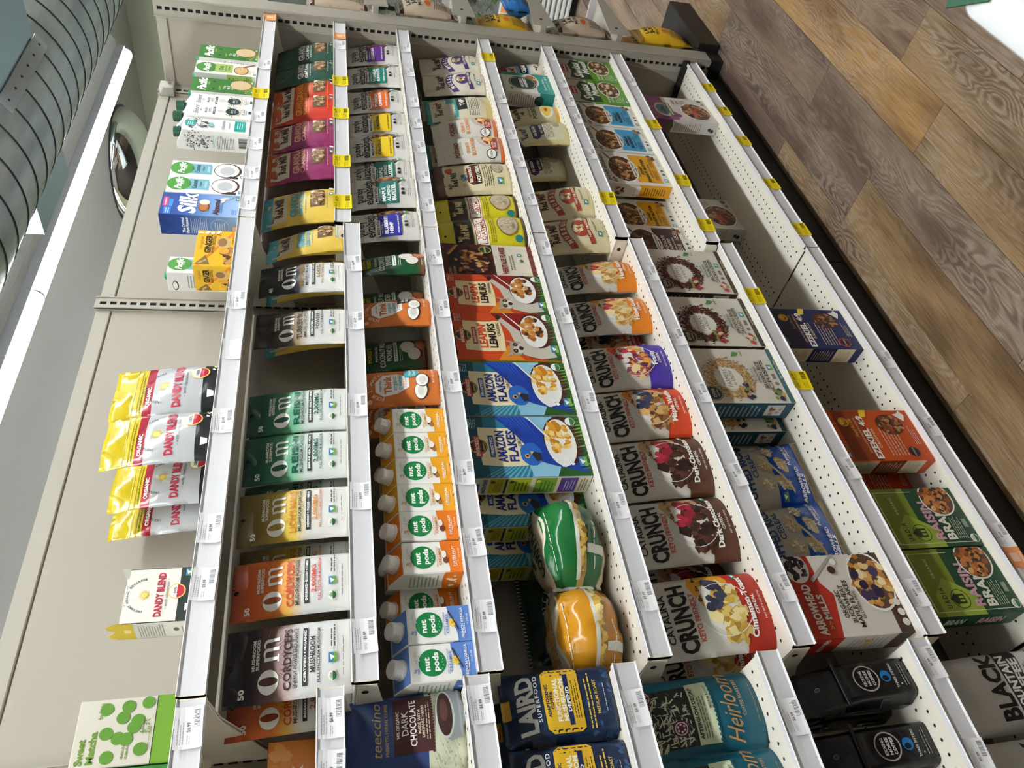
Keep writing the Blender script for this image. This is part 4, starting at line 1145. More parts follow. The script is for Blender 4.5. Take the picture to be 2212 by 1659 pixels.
millbag('ten', .145, .195, 'cdbf8c', '43305c', 73., a_ten, .82)
def a_crm(F):
    F.r(.06, .3, .94, .7, 'e6e0d2'); script(F, .46, .62, .8, '7a2a24'); F.p([(.1, .3), (.9, .3), (.96, .42), (.88, .54), (.14, .54), (.04, .42)], '7f9fc8'); F.r(.2, .33, .84, .48, '1c1c2a'); F.t('CREAMY', .52, .41, .08, 'f0f0ea', w=.54, b=2)
    F.e(.5, .15, .34, .1, 'e6e2da'); F.heap(.55, .15, .2, .06, 12, ['a83a34', 'e6d8c0', '6a3a4a'], .05)
millbag('crm', .13, .195, 'd6cdb8', 'a8302c', 75., a_crm, .7)
@kind('poc', .145, .215, .05, 'cereal_pouch')
def _(o, W, H, T):
    F = pouch(o, W, H, T, ramp([(0, 'd56a2a'), (.06, 'd8d4ca'), (1, 'd5d0c6')], .42, .45, 20, True), .03, .12, 77., .003)
    F.lines(.12, .8, .885, .9, 1, 'b4aea0'); F.p([(.18, .62), (.34, .76), (.46, .69), (.56, .74), (.72, .62)], 'a8a892')
    F.t('POCONO', .4, .7, .065, '8f2f26', w=.56, sh=.25, b=2); F.t('CREAM OF', .42, .54, .05, 'e08a3a', w=.44); F.t('BUCKWHEAT', .5, .46, .06, 'e08a3a', w=.72)
    F.e(.72, .22, .34, .17, 'b9b2a6'); F.e(.72, .23, .31, .15, 'cfc3b2')
    F.heap(.72, .2, .26, .1, 26, ['c0442c', '2c3350', 'e0a04a', 'a8502a', '9a2a34'], .06, 8, .9)
    for x, y in ((.66, .25), (.5, .18), (.8, .15)): F.e(x, y, .075, .045, 'f0d89a'); F.e(x, y, .03, .018, 'd9b860')
    F.c(.16, .2, .12, '23282a'); F.c(.16, .2, .1, 'f0f0ea'); F.t('USDA', .16, .205, .03, '23282a', w=.15); F.r(.26, .1, .56, .2, 'b02f2c'); F.t('GLUTEN', .41, .17, .03, 'f0e4d8', w=.24); F.t('FREE', .41, .13, .03, 'f0e4d8', w=.18)
    F.build(o)

def flakesbowl(F, u, v, ru, rv, cols, n, size=.05, rim='f0eee8', sides=7):
    F.e(u, v, ru, rv, rim, 26); F.e(u, v, ru * .92, rv * .92, '5a4030', 24); F.heap(u, v, ru * .86, rv * .86, n, cols, size, sides, .75)
@kind('her', .165, .258, .06, 'cereal_box')
def _(o, W, H, T):
    F, L, P = box_body(o, W, H, T, ['4a1c18', '4a1c18', '4a1c18', '4a1c18', '4a1c18'])
    F.r(0, 0, 1, .44, 'd9d2c0'); F.r(0, 0, 1, .05, '6a2420')
    F.t("LOVE'S", .12, .93, .03, 'c9a88a', w=.2); F.t('ORGANIC', .14, .88, .03, 'c9a88a', w=.24)
    F.e(.42, .7, .46, .24, '2c120f'); F.heap(.42, .7, .4, .2, 70, ['8a4f2c', 'b0753f', '6a3a20', 'c99a62', '30283a'], .055)
    for i in range(9): F.p([(.62 + i * .035, .92 - i * .012), (.66 + i * .035, .95 - i * .012), (.66 + i * .035, .9 - i * .012)], 'd9a25a', False)
    F.c(.82, .52, .12, '2a3a2a'); F.ring(.82, .52, .11, .015, 'c9b24a'); F.t("NATURE'S PATH", .82, .52, .02, 'e6dcb0', w=.18)
    F.t('HERITAGE FLAKES', .5, .34, .06, '8a2f26', w=.84, b=2); F.lines(.2, .8, .22, .28, 2, '7a6a5a'); F.seal(.5, .15, .06); F.gmo(.68, .15, .1)
    F.build(o)

def enviro(F, lab, words, wcols, sub, subc):
    F.p([(.18, .53), (.5, .52), (.82, .54), (.8, .7), (.82, .91), (.5, .92), (.2, .91), (.17, .7)], lab); F.c(.5, .93, .13, '2a2018'); F.ring(.5, .93, .12, .01, 'c9a24a'); F.p([(.33, .9), (.68, .91), (.67, .965), (.32, .955)], 'c02f26'); F.t('ENVIROKIDZ', .5, .932, .03, 'f4ead0', w=.31, b=2)
    F.arc("NATURE'S PATH", .5, .93, .1, PI * .9, PI * .1, .016, 'e6d49a'); F.t('ORGANIC', .5, .88, .014, 'e6d49a', w=.13)
    F.r(.32, .79, .68, .835, subc); F.t(sub, .5, .812, .024, 'f4f0e4', w=.3, b=2)
    F.t(words[0], .5, .735, .075, wcols[0], w=.52, b=2); F.t(words[1], .5, .64, .075, wcols[1], w=.52, b=2); F.t('ORGANIC', .64, .57, .03, '2a2a40', w=.3)
    F.lines(.8, .97, .92, .965, 3, 'c4d8e0'); F.t('ONLY 3', .88, .98, .018, 'e6eef0', w=.16)
@kind('ama', .165, .262, .063, 'cereal_box')
def _(o, W, H, T):
    F, L, P = box_body(o, W, H, T, ['2f7f9c', 'e6dcc0', '1f4f6a', '1f4f6a', '1b4a5c'])
    for i in range(9): F.p([(0, .5 + i * .05), (.35, .44 + i * .012), (.35, .446 + i * .012), (0, .52 + i * .05)], '69b4cc', False)
    F.r(0, .86, 1, 1, '14505f'); F.p([(.0, .2), (0, .5), (.4, .55), (1, .5), (1, .2)], '8fc6de'); F.p([(0, 0), (1, 0), (1, .24), (.5, .16), (0, .3)], '2a5a2a')
    enviro(F, 'eddfb6', ('AMAZON', 'FLAKES'), ('23307a', '23307a'), 'FROSTED', '2a52a0')
    # blue bird with one wing raised beside the label
    F.p([(.3, .5), (.5, .52), (.7, .6), (1, .76), (1, .5), (.86, .4), (.66, .34), (.5, .26), (.3, .06), (.04, .02), (.12, .2), (.2, .36)], '1c3fa0')
    for i in range(7): F.p([(.6 + i * .03, .4 + i * .03), (1, .5 + i * .035), (1, .518 + i * .035)], '2f5fc8', False)
    F.layer += 1
    F.blob(.36, .49, .19, .095, '2a68c0', .05); F.e(.33, .525, .035, .022, 'e8b23a'); F.e(.33, .525, .02, .013, '141414')
    F.p([(.3, .47), (.36, .485), (.4, .46), (.37, .40), (.26, .41), (.24, .45)], '2c3038'); F.p([(.35, .49), (.41, .495), (.4, .465)], 'e2b030')
    F.e(.58, .19, .42, .17, '4a2018'); F.e(.55, .215, .40, .135, 'ecebe6'); F.heap(.64, .225, .28, .1, 56, ['e0a030', 'f0c060', 'c98420', 'f6d488'], .05, 8, .75); F.p([(.62, .3), (.98, .46), (1, .48), (.66, .34)], 'f0f2f2')
    F.heap(.2, .2, .1, .05, 10, ['f0f2f4'], .03)
    for i in range(16): F.p([(.05 + i * .06, .0), (.08 + i * .06, .0), (.03 + i * .06, .1)], F.rng.choice(['3f7a2c', '6aa03a', '25551f']), False)
    F.layer += 1; F.c(.9, .09, .07, 'f0f2ea'); F.e(.9, .09, .065, .065 * W / H, '2f7a44', 12, PI, 2 * PI); F.gmo(.22, .06, .15)
    L.t('AMAZON FLAKES', .5, .9, .03, '23307a', w=.8, b=2); L.r(.18, .94, .66, .965, '2a52a0')
    for c, y0, y1 in (('c9b82a', .74, .86), ('b6c22a', .52, .7), ('7aa83a', .3, .48), ('5a3f94', .12, .27)):
        L.r(.1, y0, .92, y1, c); L.lines(.2, .8, y0 + .015, y1 - .04, 4, '4a5a20' if c != '5a3f94' else 'cfc4e6'); L.c(.75, y1 - .025, .08, 'e8d23a' if c == '7aa83a' else '3a5a24')
    L.r(.1, .715, .92, .735, '2a3a1c'); L.lines(.15, .9, .03, .1, 3, '555555')
    F.build(o); L.build(o, 'side_artwork')
@kind('lem', .165, .256, .063, 'cereal_box')
def _(o, W, H, T):
    F, L, P = box_body(o, W, H, T, ['c2461f', 'd2c22c', '9a2f1a', '9a2f1a', 'b03a1c'])
    F.p([(0, .3), (0, 1), (1, 1), (1, .55)], 'cf4a20'); F.p([(0, .62), (0, .36), (.3, .5)], 'e08a2a'); F.p([(.5, .1), (1, .1), (1, .62), (.62, .46)], '8f1f18'); F.p([(0, 0), (1, 0), (1, .1), (.5, .06), (0, .14)], '2a5a2a')
    enviro(F, 'ecd9a8', ("LEAPIN'", 'LEMURS'), ('d0401f', '2a1a18'), 'PEANUT CHOCO', 'c93a28')
    # grey and white animal reaching towards the bowl
    F.p([(.1, .36), (.3, .42), (.6, .46), (.86, .56), (.9, .52), (.64, .38), (.46, .26), (.4, .1), (.06, .04), (.02, .2)], 'c9c2b4')
    F.blob(.24, .42, .15, .075, 'aaa296', .1); F.blob(.24, .4, .1, .05, 'd6d0c4', .1); F.blob(.19, .435, .045, .026, '2a2220', .2); F.blob(.31, .43, .042, .025, '2a2220', .2); F.e(.19, .435, .016, .009, 'b8742a'); F.e(.31, .43, .016, .009, 'b8742a'); F.blob(.24, .38, .04, .024, '332a28', .2)
    F.p([(.11, .47), (.07, .53), (.17, .49)], 'a8a094'); F.p([(.34, .47), (.4, .53), (.38, .45)], 'a8a094'); F.blob(.9, .55, .05, .025, '2a2220', .2)
    F.e(.62, .19, .38, .17, '4a1c14'); F.e(.6, .215, .35, .135, 'ecebe6'); F.heap(.66, .225, .25, .1, 50, ['c9853a', 'a8622a', '4a2a1c', 'dca258'], .042, 8, 1.); F.p([(.62, .3), (.98, .48), (1, .5), (.66, .34)], 'f0f2f2')
    for i in range(14): F.p([(.05 + i * .07, .0), (.08 + i * .07, .0), (.03 + i * .07, .09)], F.rng.choice(['3f7a2c', '6aa03a', '25551f']), False)
    F.layer += 1; F.c(.9, .06, .07, 'f0f2ea'); F.e(.9, .06, .065, .065 * W / H, '2f7a44', 12, PI, 2 * PI); F.gmo(.22, .05, .15)
    L.r(.1, .1, .9, .9, 'e0d23a'); L.lines(.2, .8, .2, .8, 12, '5a5a20')
    F.build(o); L.build(o, 'side_artwork')

def pillowbag(name, W, H, T, base, art, seed, oname='cereal_bag', fin='g', bump=.8, wr=.006, rough=.2):
    @kind(name, W, H, T, oname)
    def _(o, W, H, T):
        F = pouch(o, W, H, T, ramp(base, rough, bump, 14, True), .0, .1, seed, wr, 'pillow', fin, 'bag', 18, 26)
        art(F)
        for v0, v1 in ((0., .045), (.955, 1.)):
            for i in range(24): F.p([(i / 24 + .005, v0), (i / 24 + .016, v0), (i / 24 + .016, v1), (i / 24 + .005, v1)], 'c9c6bc', False)
        F.build(o)
def lying(name, W, col, dark, words, seed):
    """film bag lying on its side: crimped ends left and right, clear strip along the front"""
    RY, RZ = .098, .07
    @kind(name, W, .145, .2, 'cereal_bag')
    def _(o, W, H, T):
        def ring(u, th):
            e = min(u, 1 - u); a = math.sin(PI * min(1, max(0, (u - .05) / .9))) ** .45 if .05 < u < .95 else 0.
            w = .010 * a * (noise.noise(Vector((u * 5 + seed, math.cos(th) * 2, math.sin(th) * 2))) + .5 * noise.noise(Vector((u * 11, th * 3, seed))))
            y = .108 - (RY * a + .002 + w) * math.cos(th)
            z = .073 + (RZ * (.7 + .3 * a) + w * .6) * math.sin(th)
            return ((u - .5) * W, y, max(z, .0008))
        nu, nt = 22, 40
        V = []; UV = []; F_ = []
        for i in range(nu + 1):
            for j in range(nt):
                th = math.radians(-50) + 2 * PI * j / nt
                V.append(ring(i / nu, th)); q = (th - math.radians(-50)) / PI; UV.append((i / nu, min(q, 1.)))
        for i in range(nu):
            for j in range(nt): F_.append((i * nt + j, i * nt + (j + 1) % nt, (i + 1) * nt + (j + 1) % nt, (i + 1) * nt + j)[::-1])
        F_.append(tuple(range(nt))[::-1]); F_.append(tuple(range(nu * nt, nu * nt + nt)))
        mesh_obj('bag', V, F_, ramp([(0, dark), (.2, 'b89a5a'), (.29, col), (.6, 'cfc2a8')], .18, .9, 13, True), o, True, uvs=UV)
        F = Face(lambda u, v: ring(u, math.radians(-50) + PI * v), W, .2, None, 'g')
        n = 16
        F.p([(.05, .5), (.95, .5)] + [(.95 - .9 * i / n, .6 + .045 * math.sin(i / n * 8 + seed)) for i in range(n + 1)], col)
        F.p([(.95 - .9 * i / n, .6 + .045 * math.sin(i / n * 8 + seed)) for i in range(n + 1)] + [(.05 + .9 * i / n, .625 + .045 * math.sin((1 - i / n) * 8 + seed)) for i in range(n + 1)], 'e6e1d2')
        F.heap(.5, .245, .42, .03, 60, ['e6c46a', 'd9ab4a', 'f0dc9a', 'a8824a'], .035, 7, .8)
        F.p([(.06, .27), (.94, .275), (.94, .31), (.5, .30), (.06, .315)], 'd9d6ca')
        F.t(words[0], .5, .83, .045, '24352a', w=.36, b=2); F.t(words[1], .5, .72, .08, words[2], w=.72, b=2); F.lines(.2, .8, .655, .675, 1, '6a6250'); F.seal(.86, .7, .05)
        F.lines(.12, .9, .52, .54, 1, 'e6e6d8'); F.lines(.1, .5, .1, .13, 1, 'e6e6d8'); F.p([(.2, .0), (.28, .0), (.26, .2), (.2, .2)], 'd2cfc4')
        for u0 in (.0, .955): F.p([(u0, .05), (u0 + .045, .05), (u0 + .045, .95), (u0, .95)], 'dcd9cf')
        F.build(o)
lying('corn', .2, '1f7038', '1a5a2e', ('FRUIT JUICE', 'CORN FLAKES', '24452a'), 1.3)
lying('oats', .2, 'd0901e', 'c07f18', ('HONEY', "CRUNCHY O'S", 'c9883a'), 3.1)
pillowbag('darkbag', .20, .25, .12, [(0, '14302c'), (1, '14302c')], lambda F: (F.arc('CRUNCHY', .5, .5, .3, PI * .9, PI * .1, .06, 'a8c4bc'), F.ring(.5, .5, .34, .01, '4a6a62')), 85.)

@kind('laird', .125, .195, .07, 'ground_coffee_brick')
def _(o, W, H, T):
    F = pouch(o, W, H, T, ramp([(0, '1b2c4c'), (1, '182844')], .3, .6, 24), .0, .03, 87., .0024, 'gusset', 'g', 'bag')
    rr = F.rng
    for x, y in [(rr.random(), rr.choice((rr.uniform(0, .26), rr.uniform(.78, 1)))) for _ in range(34)]:
        a = rr.uniform(0, PI); c = rr.choice(['33507a', '2a4468', '3c5c86'])
        F.p([(x + .09 * math.cos(a + q) * k, y + .055 * math.sin(a + q) * k) for q, k in ((0, 1), (.5, .6), (PI, .25), (-.5, .6))], c, False)
    F.layer += 1; F.t('LAIRD', .5, .8, .14, 'eef0ee', w=.78, b=2, sh=-.08); F.t('SUPERFOOD', .55, .7, .032, 'eef0ee', w=.62, sp=.15)
    F.p([(.1, .3), (.9, .3), (.94, .34), (.94, .6), (.88, .66), (.12, .66), (.06, .6), (.06, .34)], '1a2a44'); F.p([(.12, .31), (.88, .31), (.92, .35), (.92, .6), (.86, .65), (.14, .65), (.08, .6), (.08, .35)], 'e4b62e')
    F.t('ADAPTOGENIC', .5, .615, .026, '1c2a44', w=.44, b=2); F.t('COFFEE', .5, .58, .026, '1c2a44', w=.24, b=2); F.t('FUNCTIONAL', .5, .53, .042, 'f6f0dc', w=.58, b=2); F.t('MUSHROOM', .5, .475, .042, 'f6f0dc', w=.58, b=2)
    F.r(.16, .405, .84, .45, '1c2a52'); F.t('DEFEND', .5, .427, .03, 'f4f2ea', w=.34, b=2); F.lines(.24, .78, .325, .39, 3, '4a3f20'); F.lines(.1, .9, .2, .27, 2, 'd9b64a'); F.t('MEDIUM ROAST', .5, .17, .028, 'd9b64a', w=.46); F.lines(.3, .7, .08, .1, 1, 'c4ccd8'); F.r(.36, .92, .62, 1., 'c9a040')
    F.build(o)

# ---- fifth shelf
@kind('anc', .155, .185, .06, 'quinoa_flakes_box')
def _(o, W, H, T):
    F, L, P = box_body(o, W, H, T, ['dedbd2', 'd2cfc6', 'dedbd2', 'dedbd2', 'dedbd2'])
    F.r(0, 0, 1, .34, '23968c'); F.r(.86, .34, 1, 1, '23968c'); L.r(0, 0, 1, .3, '1f7f78')
    F.e(.62, .42, .36, .18, 'e6e0d4'); F.e(.66, .4, .26, .12, 'b06a44'); F.heap(.66, .4, .2, .09, 20, ['d9a878', 'a85a3a', 'e6cfae'], .05)
    F.c(.48, .6, .34, '1d3f36'); F.ring(.48, .6, .31, .012, 'e6e6da'); F.t('ANCIENT', .48, .63, .06, 'f2f0e6', w=.46, b=2); F.t('HARVEST', .48, .545, .06, 'f2f0e6', w=.46, b=2)
    F.t('Quinoa Flakes', .46, .16, .05, 'e6f2ee', w=.6); F.lines(.2, .7, .06, .1, 1, 'c4e0da'); F.seal(.14, .88, .06)
    L.lines(.12, .88, .36, .92, 12, '77746a'); L.c(.5, .3, .3, '1d3f36'); F.c(.76, .08, .035, 'e6f2ee'); F.c(.86, .08, .035, 'e6f2ee')
    F.build(o); L.build(o, 'side_artwork')

def catalina(name, band, accent, flavor, heapc, berry, seed, bw):
    @kind(name, .158, .235, .07, 'cereal_pouch')
    def _(o, W, H, T):
        F = pouch(o, W, H, T, ramp([(0, 'd2cdc2'), (1, 'd0cbc0')], .4, .4, 20), .025, .12, seed, .0028)
        n = 8
        F.p([(.52, .53), (.86, .62), (1, .58), (1, .26), (.5, .26)], accent)
        F.p([(0, .0), (1, .0), (1, .31)] + [(1 - i / n, .265 + .02 * math.sin(PI * i / n) - .015 * i / n) for i in range(1, n + 1)], band)
        F.c(.5, .93, .05, 'cf4a36'); F.c(.5, .945, .03, 'e6e2d8')
        F.t('CATALINA', .5, .845, .05, '1d1a18', w=.62, b=1); F.t('CRUNCH', .48, .725, .135, '1a1716', w=.84, b=2); F.t('KETO FRIENDLY', .46, .615, .042, 'cf4a32', w=.6, b=1)
        F.p([(.22, .24), (.8, .24), (.86, .42), (.82, .53), (.34, .53), (.2, .4)], 'ddd9d0'); 
        F.heap(.48, .36, .34, .13, 54, heapc, .075, 4, .85); F.heap(.66, .44, .2, .08, 14, berry, .06, 8, .95); F.heap(.3, .27, .2, .05, 12, heapc, .07, 4, .7)
        F.ring(.5, .38, .33, .008, 'e6e6e4')
        for i, s in enumerate(('0g', '11g', '9g')): F.t(s, .66 + .13 * i, .55 - .0 * i, .03, '2a2420', w=.08, b=2)
        F.t(flavor, .5, .185, .05, 'f6f2ea', w=bw, b=2); F.t('CEREAL', .5, .125, .03, 'f6f2ea', w=.26); F.t('NET WT 9 OZ (255g)', .5, .06, .018, 'e6ddd0', w=.36); F.gmo(.9, .2, .08)
        F.build(o)
SQ = ['d9b56e', 'c99a4e', 'e8cf9a', 'b8863c']
catalina('cahg', 'e8881c', 'ecb22c', 'Honey Graham', SQ, ['b02f3c', 'd9b56e', 'e6e0d6'], 91., .66)
catalina('cafr', '4a36a8', 'e8562c', 'Fruity', ['8a3a5a', 'e0a03a', 'c05a4a', 'e6cf9a', '6a2f5a'], ['b8303a', 'd9d4cc', '8a2a3a'], 93., .34)
catalina('camw', 'd9481c', 'e88a24', 'Maple Waffle', ['b8834a', '8a5a2c', 'd2a86a', '6a4220'], ['2a2f48', '3a3f5a', '1f2338'], 95., .62)
catalina('cadc', '5a3420', 'c29a68', 'Dark Chocolate', ['3a2018', '4f2c20', '2a1612', '5f3828'], ['a8243a', '8a1f30', 'c0384a'], 97., .72)
catalina('caci', 'b8301e', 'e0a02a', 'Cinnamon Toast', ['d9bd6a', 'c9a244', 'e8d698', 'b08a34'], ['2c2f3f', '3a3d50', '1f2230'], 99., .74)

@kind('heir', .135, .225, .07, 'coffee_bag')
def _(o, W, H, T):
    F = pouch(o, W, H, T, ramp([(0, '0f5f74'), (1, '0d5668')], .38, .4, 20), .02, .08, 101., .0024)
    F.r(.14, .56, .86, .95, '24261f'); rr = F.rng
    for i in range(170):
        x, y = rr.uniform(.16, .8), rr.uniform(.58, .9); a = rr.uniform(0, PI); q = rr.uniform(.05, .1)
        F.p([(x, y), (x + q * math.cos(a), y + q * .6 * math.sin(a)), (x + q * math.cos(a) + .012, y + q * .6 * math.sin(a) + .008), (x + .014, y + .008)], 'c9cbb0', False)
    F.layer += 1
    for x, y in ((.36, .68), (.8, .9)): F.c(x, y, .1, '5f1f3c'); F.ring(x, y, .08, .012, 'e6dcd2'); [F.c(x + .045 * math.cos(k * PI / 3), y + .045 * W / H * math.sin(k * PI / 3), .014, 'e6dcd2', 8) for k in range(6)]
    F.r(.14, .4, .86, .57, 'cfd8b4')
    for i in range(14): F.e(.17 + i * .052, .4, .018, .01, '0f5f74', 8)
    F.t('AFTERGLOW DECAF', .5, .545, .026, '2a2f24', w=.6, b=2); F.lines(.2, .72, .46, .52, 3, '5f6a4c'); F.t('MEDIUM ROAST', .66, .43, .018, '2a2f24', w=.28)
    F.t('Heirloom', .5, .28, .13, 'b8874a', w=.82, sh=.35, b=0); F.t('COFFEE ROASTERS', .6, .18, .024, 'b8874a', w=.44, sp=.1); F.lines(.3, .8, .06, .075, 1, 'b8874a')
    F.build(o)

# ---- sixth shelf
@kind('swiss', .168, .226, .05, 'muesli_box')
def _(o, W, H, T):
    F, L, P = box_body(o, W, H, T, ['5f9a2a', '4a7f24', '4a7f24', '4a7f24', 'bdb6aa'])
    F.r(0, .62, 1, 1, 'b6aea2'); F.p([(0, .62), (.3, .68), (1, .58), (1, .5), (0, .5)], '6aa830'); F.r(.42, .86, .6, .95, '3f6a3a')
    F.p([(.06, .46), (.5, .5), (.94, .44), (.9, .6), (.96, .74), (.7, .84), (.4, .8), (.1, .86), (.02, .66)], '1f3f24'); F.r(.34, .86, .68, .96, 'a8202c'); F.t('familia', .51, .91, .04, 'f4ecdc', w=.28, sh=.2)
    F.t('Swiss', .46, .7, .15, 'f2f2e6', w=.7, sh=.25, b=2); F.t('Müesli'.replace('ü', 'u'), .6, .55, .11, 'f2f2e6', w=.6, sh=.25, b=2)
    flakesbowl(F, .66, .27, .36, .19, ['d9b98a', 'b08a5c', 'e8d6b4', '8a5f3c', '6a3f2c'], 56, .045)
    F.t('NO ADDED', .2, .35, .04, 'f2f2e0', w=.28); F.t('SUGAR', .2, .29, .04, 'f2f2e0', w=.22); F.lines(.08, .36, .08, .24, 5, 'dcecc0'); F.gmo(.14, .04, .12)
    F.build(o)
def pebox(name, col, lines_, tcol='2a2218', heapc=('8a5a30', '6a4222', 'b0763f', 'c99a60', '4a2e1a')):
    @kind(name, .172, .228, .048, 'cereal_box')
    def _(o, W, H, T):
        F, L, P = box_body(o, W, H, T, ['e2ded6', col, 'e2ded6', 'e2ded6', 'd6d2ca'])
        F.t('purely elizabeth.', .5, .945, .065, '2a2522', w=.84, b=1)
        F.r(.08, .12, .92, .5, col); F.e(.47, .66, .42, .23, 'f2f0ec'); F.e(.47, .66, .39, .21, '4a3020'); F.heap(.47, .66, .35, .18, 80, list(heapc), .05, 7, .6)
        F.p([(.5, .72), (.96, .9), (.97, .88), (.52, .68)], '7a5a40'); F.r(.22, .47, .7, .53, 'f4f1ea'); F.t('MADE WITH VITAMIN D', .46, .5, .026, '2a2a2a', w=.42, b=2)
        F.t('RECIPE No. 52', .36, .44, .02, tcol, w=.26); y = .385
        for s in lines_: F.t(s, .44, y, .045, tcol, w=.055 * len(s), b=2); y -= .065
        F.t('SUPERFOOD CEREAL', .44, .25, .024, tcol, w=.42); F.lines(.16, .5, .15, .22, 3, tcol); F.lines(.56, .86, .15, .22, 3, tcol)
        F.heap(.86, .14, .1, .06, 14, ['6a4028', 'a87848', '3a2a24'], .035); F.heap(.1, .86, .06, .04, 6, ['2a2f50', '8a5a34'], .03)
        F.gmo(.16, .06, .1); F.c(.34, .06, .03, '333333'); F.c(.46, .06, .03, '333333'); F.lines(.6, .9, .04, .08, 2, '777777')
        L.r(0, .5, 1, 1, 'd9d4ca'); L.lines(.2, .8, .08, .42, 9, tcol); L.heap(.5, .8, .3, .08, 16, list(heapc), .12); L.r(.15, .47, .85, .54, 'f4f1ea')
        F.build(o); L.build(o, 'side_artwork')
pebox('pbbl', '3fa0cf', ['VANILLA', 'BLUEBERRY', 'ALMOND'][:2]); pebox('pbho', 'e8a822', ['HONEY', 'PEANUT BUTTER']); pebox('pbch', '3f2018', ['CHOCOLATE', 'ALMOND'], 'efe0d0', ('4a2a1c', '3a2016', '6a4028', '2a1812', '7a5238'))
def crisps(name, edge, grain, fruit, words, logo, side):
    @kind(name, .19, .243, .06, 'rice_crisps_box')
    def _(o, W, H, T):
        F, L, P = box_body(o, W, H, T, ['d8d2c6', side, 'd8d2c6', side, 'd2ccc0'])
        F.r(0, 0, 1, .055, edge); rr = F.rng
        for i in range(900):
            a = rr.uniform(0, 2 * PI); q = rr.gauss(.28, .042); x = .44 + q * math.cos(a) * 1.05; y = .635 + q * W / H * math.sin(a); t = rr.uniform(0, PI); s = .022
            if not (.01 < x < .99 and y < .99): continue
            F.p([(x + s * math.cos(t + b) * k, y + s * math.sin(t + b) * k) for b, k in ((0, 1), (1.2, .55), (PI, 1), (PI + 1.2, .55))], rr.choice(grain), False); F.layer += .01
        F.layer += 1; F.c(.44, .635, .2, 'e4dfd4'); F.t('the wonderful', .44, .72, .02, '6a6258', w=.26, sh=.3, b=0); F.t('FARMERS', .44, .655, .05, '5f574e', w=.32, b=0); F.t('we', .33, .595, .035, '5f574e', w=.05, sh=.3, b=0); F.t('KNOW', .48, .595, .045, '5f574e', w=.2, b=0)
        F.c(.17, .88, .13, logo); F.t('one', .17, .89, .055, 'cfc8b8', w=.16); F.t('DEGREE', .17, .835, .016, 'cfc8b8', w=.12); F.ring(.17, .88, .12, .008, 'cfc8b8')
        F.heap(.2, .5, .15, .06, 16, fruit, .045, 7, .6)
        F.t('SPROUTED', .5, .295, .026, '5a5248', w=.3); F.t(words[0], .5, .245, .042, '4a4238', w=.5, b=1); F.t(words[1], .5, .19, .042, '4a4238', w=.56, b=1)
        F.t('GLUTEN FREE', .5, .335, .02, '6a9aa8', w=.24); F.p([(.84, .5), (.94, .46), (.92, .4), (.86, .44)], '5a8f4a'); F.t('FREE', .9, .375, .018, '5a8f4a', w=.1)
        F.c(.34, .11, .03, '77736a'); F.r(.42, .09, .52, .13, '77736a'); F.gmo(.64, .11, .1); F.heap(.14, .16, .12, .06, 9, fruit, .04, 8, .8); F.t('NET WT 10 OZ (284g)', .6, .028, .018, 'd9d2c4', w=.34)
        L.lines(.15, .85, .35, .85, 10, 'aab4b4'); L.r(.2, .1, .85, .3, 'c9c2ba'); L.heap(.5, .2, .3, .08, 8, ['6a4a3a', 'a88a78'], .12)
        F.build(o); L.build(o, 'side_artwork')
crisps('cac', '3a2a1c', ['3f1f1a', '5a2a20', '6a352a', '331814'], ['b83a34', 'd9cbb0', '8a8a4a', 'a82a30'], ('BROWN RICE', 'CACAO CRISPS'), '3a332c', '33281e')
crisps('brc', '2f5a66', ['c9a470', 'b08a58', 'd9bd90', 'a07c4c'], ['2a2a40', '7a8a3a', 'c9a060', '3a3a55'], ('BROWN RICE', 'CRISPS'), '2a444c', '1f4a58')

def a_puff(F):
    rr = F.rng
    F.p([(0, .08), (1, .08), (1, .46), (.8, .44), (.5, .47), (.2, .43), (0, .46)], '1450b4')
    F.t('PUFFED RICE', .5, .72, .075, '2a4a86', w=.84, b=2); F.t('CEREAL', .62, .64, .05, '2a4a86', w=.42, b=1)
    for x, y, a, k in ((.3, .38, .8, 1.), (.56, .34, .4, 1.), (.3, .54, .9, .9), (.56, .52, .5, .9), (.78, .43, .1, .8)):
        pts = [(x + k * (.13 * math.cos(t) * math.cos(a) - .06 * math.sin(t) * math.sin(a)), y + k * .85 * (.13 * math.cos(t) * math.sin(a) + .06 * math.sin(t) * math.cos(a))) for t in [i * PI / 6 for i in range(12)]]
        F.p(pts, 'c9b48c'); F.heap(x, y, .09 * k, .07 * k, 26, ['e6dcc0', 'd2be94', 'b59a6a', 'efe8d4'], .024, 6, .5)
    F.p([(.16, .3), (.2, .29), (.74, .54), (.72, .56)], 'd6c49a')
    F.t('ARROWHEAD', .3, .2, .04, 'eef2f6', w=.46, b=2); F.t('MILLS', .3, .15, .04, 'eef2f6', w=.26, b=2); F.t('PUFFED RICE', .72, .26, .03, 'eef2f6', w=.36, b=2); F.t('CEREAL', .76, .22, .025, 'eef2f6', w=.24); F.gmo(.14, .4, .1)
pillowbag('puff', .19, .26, .11, [(0, 'cbb98f'), (.1, '1450b4'), (.45, 'b9b3a8'), (1, 'b4ada2')], a_puff, 111., 'puffed_rice_bag', wr=.005)
